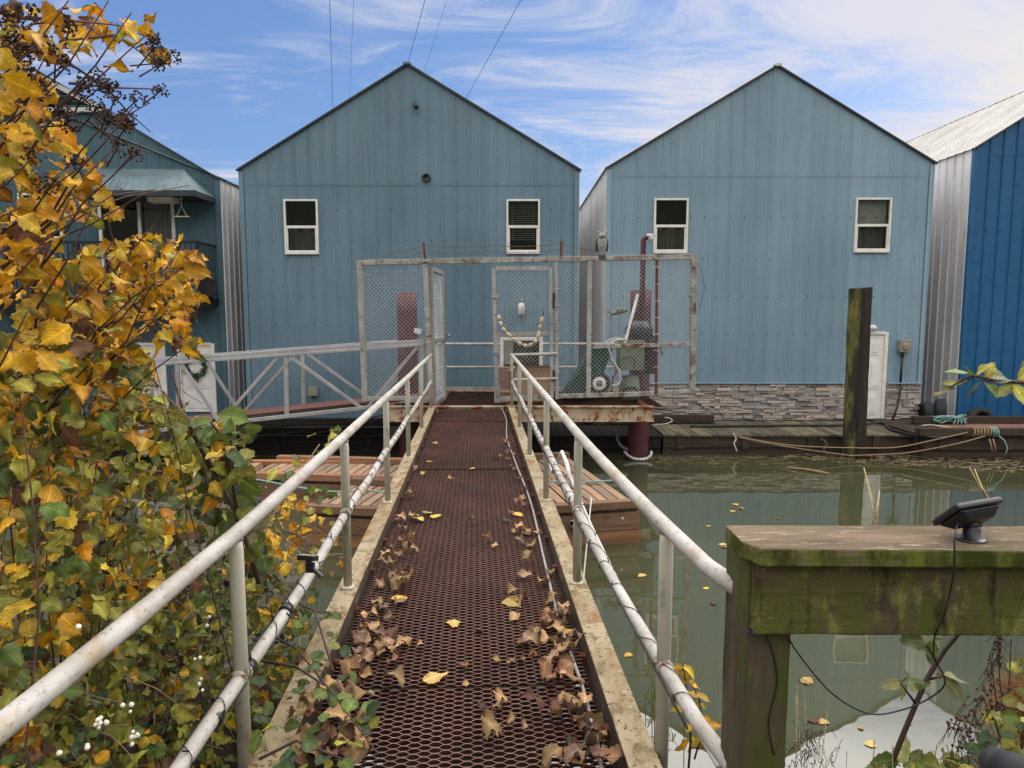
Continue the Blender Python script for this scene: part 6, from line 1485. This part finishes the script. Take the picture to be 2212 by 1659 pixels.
for i in range(50): u = rd.uniform(1880,2210); a = at(u, rd.uniform(1600,1680), Y=1.8); b = a+Vector((rd.gauss(0,.04), 0, rd.uniform(-.16,-.05))); m.tube([a, b, soil(b, .7)], .0013, 4)
m.build('stem', M['straw'], w1_)
w2_ = thing('sedge_tuft', 'orange-brown dry sedge tuft at the right edge below the beam', 'sedge', tuple(at(2215,1560,Y=2.3)))
m = MB()
for i in range(220):
    a = at(2225+rd.gauss(0,12), 1520+rd.gauss(0,30), Y=2.3+rd.uniform(-.1,.1)); m.tube([Vector((1.9+rd.gauss(0,.14), 2.2+rd.gauss(0,.14), 1.0)), a, a+Vector((rd.uniform(-.12,.0), rd.uniform(-.03,.03), rd.uniform(-.02,.06))), a+Vector((rd.uniform(-.18,-.02), 0, rd.uniform(-.08,.03)))], [.0018,.0016,.0013,.0005], 3)
m.build('blades', simple('sedge_orange', '#9a6a34', '#7b5228', 20, rough=.85, isl=.35), w2_)
w3_ = thing('weed_patch', 'yellowing leaves on the bank seen through the near end of the bridge grating', 'weeds', tuple(bp(0,2.2,.5)))
P, T, N_, C, L = [], [], [], [], []
for _ in range(150):
    y = rd.uniform(1.8,3.3); q = bp(rd.uniform(-.9,.8), y, rd.uniform(.35,.85)-.16*(y-1.8)); (t1,), (n1,) = orient(1, rd, .1, .4); addl(q, t1, (rd.gauss(0,.4), rd.gauss(-.3,.3), 1), {'gold':4,'yg':5,'grn':4,'yel':2}, rd.uniform(.05,.09))
leaf_mesh('foliage', M['leaf'], w3_, P, T, N_, L, 'ovate', C, .3, .3, .04, .2, 86)
# ================================================================ fallen leaves, each one its own object
LV_ = {}
def variants(kind, n, shape, pal, bend, fold, wave, brown, asp):
    out = []
    for i in range(n):
        o = leaf_mesh('fallen_leaf', M['dry_leaf'], None, [(0,0,0)], [(1,0,0)], [(0,0,1)], [1.0], shape, [pick(pal, rd)], bend, fold, wave, brown, 900+i+len(kind)*17, asp)
        z = min(v.co.z for v in o.data.vertices)
        for v in o.data.vertices: v.co.z -= z; v.co.x -= .45
        out.append(o.data); bpy.data.objects.remove(o)
    LV_[kind] = out
PAL.update({'fy': (.55,.38,.12), 'fy2': (.62,.36,.06), 'pnk': (.38,.23,.15), 'tan': (.42,.26,.12), 'bro': (.22,.11,.055), 'red': (.13,.055,.035), 'drk': (.08,.05,.038)})
variants('yellow', 8, 'heart', {'fy':5,'fy2':3}, .12, .18, .03, .15, .78)
variants('brown', 12, 'round', {'tan':8,'bro':5,'red':2,'pnk':3}, .40, .35, .12, .4, .66)
LV0 = LV_['brown']; variants('brown', 8, 'ovate', {'tan':8,'bro':5,'red':2,'pnk':3}, .35, .35, .13, .4, .7); LV_['brown'] = LV0+LV_['brown']
variants('dark', 10, 'heart', {'bro':3,'red':4,'drk':4}, .35, .45, .15, .3, .8)
def drop(kind, p, l, label, group, tilt=.25):
    o = bpy.data.objects.new('fallen_leaf', rd.choice(LV_[kind])); COL.objects.link(o); o.location = p; o.scale = (l, l, l*rd.uniform(.8,1.1))
    o.rotation_euler = (rd.gauss(0,tilt), rd.gauss(0,tilt), rd.uniform(0,6.283)); return tag(o, label, 'fallen leaf', group)
def deckp(u, v, dz=.004): return at(u, v, Z=GZ+.008+dz)
for u, v, l, lb in ((940,958,.09,'small bright yellow leaf on the grating near the shrub-side kerb at the far end'),(927,997,.10,'yellow leaf beside the shrub-side kerb short of the gate'),(1018,1015,.09,'yellow leaf in the middle of the far bridge deck'),(925,1109,.10,'most distant yellow leaf of the three lying together on the grating'),(942,1115,.11,'middle yellow leaf of the three lying together on the grating'),(905,1124,.125,'nearest and largest yellow leaf of the three lying together on the grating'),(981,1349,.10,'single round yellow leaf with stalk in the middle of the deck'),(1109,1302,.135,'large clean yellow leaf with a long stalk nearest the right drift'),(862,1291,.12,'mottled yellow leaf at the foot of the brown heap by the shrub-side kerb'),(940,1466,.13,'large pale yellow leaf lying alone on the near deck'),(1222,1366,.10,'bright yellow leaf beside the floor cable on the near deck'),(1128,1076,.08,'small bright yellow leaf beside the floor cable, mid deck'),(1240,1250,.1,'yellow brown leaf in the drift beside the floor cable'),(1120,1112,.11,'pale yellow leaf beside the floor cable halfway along the deck')):
    drop('yellow', deckp(u, v), l, lb, None, .1)
for u, v, l, lb in ((1016,1131,.08,'small orange-brown leaf in the middle of the grating'),(1052,1173,.09,'folded tan leaf right of the deck middle'),(973,1040,.08,'orange leaf lying left of the deck middle, far half'),(1110,1336,.09,'thin tan curl of leaf below the large yellow leaf'),(855,1482,.11,'pink-brown leaf at left on the near deck'),(1130,1390,.09,'grey crumpled leaf right of the middle on the near deck'),(1063,1592,.11,'brown leaf lying below the grating bars near the front'),(1085,1525,.08,'small tan crumpled leaf in the middle of the near deck'),(880,1390,.09,'flat brown leaf left of the middle on the near deck'),(1070,1185,.07,'tiny brown leaf fleck right of the middle')):
    drop('brown', deckp(u, v), l, lb, None, .2)
def drift(n, fn, kinds, lr, label, group, h=.05):
    for _ in range(n):
        u, v = fn(); k = rd.choice(kinds); drop(k, deckp(u, v, rd.uniform(0, h)), rd.uniform(*lr), label, group, .22)
drift(15, lambda: (rd.gauss(852,20), rd.gauss(1240,26)), ('brown','brown','brown','dark'), (.08,.125), 'curled brown leaf in the small heap by the shrub-side kerb halfway along the bridge', 'heap of leaves by the shrub-side kerb', .05)
def lk(v0, v1):
    v = rd.uniform(v0, v1); f_ = (v-900)/(1640-900); return (930-(930-690)*f_+abs(rd.gauss(0,.6))*(20+95*f_), v)
def rk(v0, v1):
    v = rd.uniform(v0, v1); f_ = (v-900)/(1640-900); return (1090+(1330-1090)*f_-abs(rd.gauss(0,.65))*(16+95*f_)-8, v)
drift(24, lambda: lk(1300, 1440), ('brown','brown','brown','dark'), (.07,.115), 'dry brown leaf in the drift along the shrub-side kerb, nearer half', 'drift of leaves along the shrub-side kerb', .025)
drift(46, lambda: (rd.uniform(640,790)+0, rd.uniform(1440,1655)), ('brown','dark','brown','brown'), (.07,.125), 'dry brown leaf in the deep drift under the bramble on the near deck', 'leaves heaped under the trailing bramble', .05)
drift(32, lambda: rk(1130, 1400), ('brown','dark','brown','brown'), (.07,.115), 'dry brown leaf in the drift along the floor cable, middle of the bridge', 'drift of leaves along the floor cable', .03)
drift(32, lambda: rk(1400, 1655), ('brown','dark','brown','brown'), (.07,.125), 'dry brown leaf in the drift at the near end of the floor cable', 'leaves heaped at the near end of the floor cable', .045)
drift(14, lambda: lk(950, 1200), ('brown','brown'), (.07,.1), 'small tan leaf along the shrub-side kerb, far half of the bridge', 'far leaves along the shrub-side kerb', .02)
drift(18, lambda: rk(930, 1130), ('brown','dark'), (.07,.1), 'small tan leaf along the floor cable, far half of the bridge', 'far leaves along the floor cable', .02)
drift(16, lambda: (rd.uniform(900,1180), rd.uniform(1350,1640)), ('dark','brown'), (.04,.07), 'small dark leaf scrap caught in the near grating', 'leaf scraps in the grating', .005)
for u, v, k, l, lb in ((1590,1090,'yellow',.12,'pale leaf floating, highest of the group off the right raft'),(1602,1098,'brown',.12,'tan leaf floating in the group off the right raft'),(1582,1104,'yellow',.10,'yellow leaf floating at left of the group off the right raft'),(1560,1176,'yellow',.11,'yellow leaf on the water above the handrail end'),(1566,1182,'brown',.11,'brown leaf on the water above the handrail end'),(1526,1270,'yellow',.08,'bright yellow leaf on the water left of the timber post'),(1540,1303,'brown',.09,'brown-orange leaf on the water left of the timber post'),(1386,1244,'yellow',.12,'long pale leaf floating beside the right middle rail'),(1356,1415,'yellow',.09,'pale double leaf floating beside the near right post'),(1746,1470,'yellow',.11,'orange-yellow leaf floating right of the timber post'),(1738,1473,'brown',.09,'brown leaf floating right of the timber post'),(1778,1560,'yellow',.09,'yellow leaf floating lower right of the timber post'),(1758,1557,'brown',.09,'dark red leaf floating lower right of the timber post'),(1880,1606,'yellow',.09,'pale leaf with a curled edge floating on the sky reflection'),(1860,1572,'yellow',.05,'thin pale leaf floating on the sky reflection'),(1545,1030,'brown',.08,'leaf floating far out below the stone reflection'),(1470,1155,'yellow',.08,'yellow fleck floating beyond the right handrail'),(1530,1136,'yellow',.08,'orange-yellow fleck floating left of the mossy cap'),(1680,1120,'brown',.08,'pale brown fleck floating above the mossy cap')):
    o = drop(k, at(u, v, Z=.006), l, lb, None, .03); o.scale[2] *= .35; o.name = 'floating_leaf'
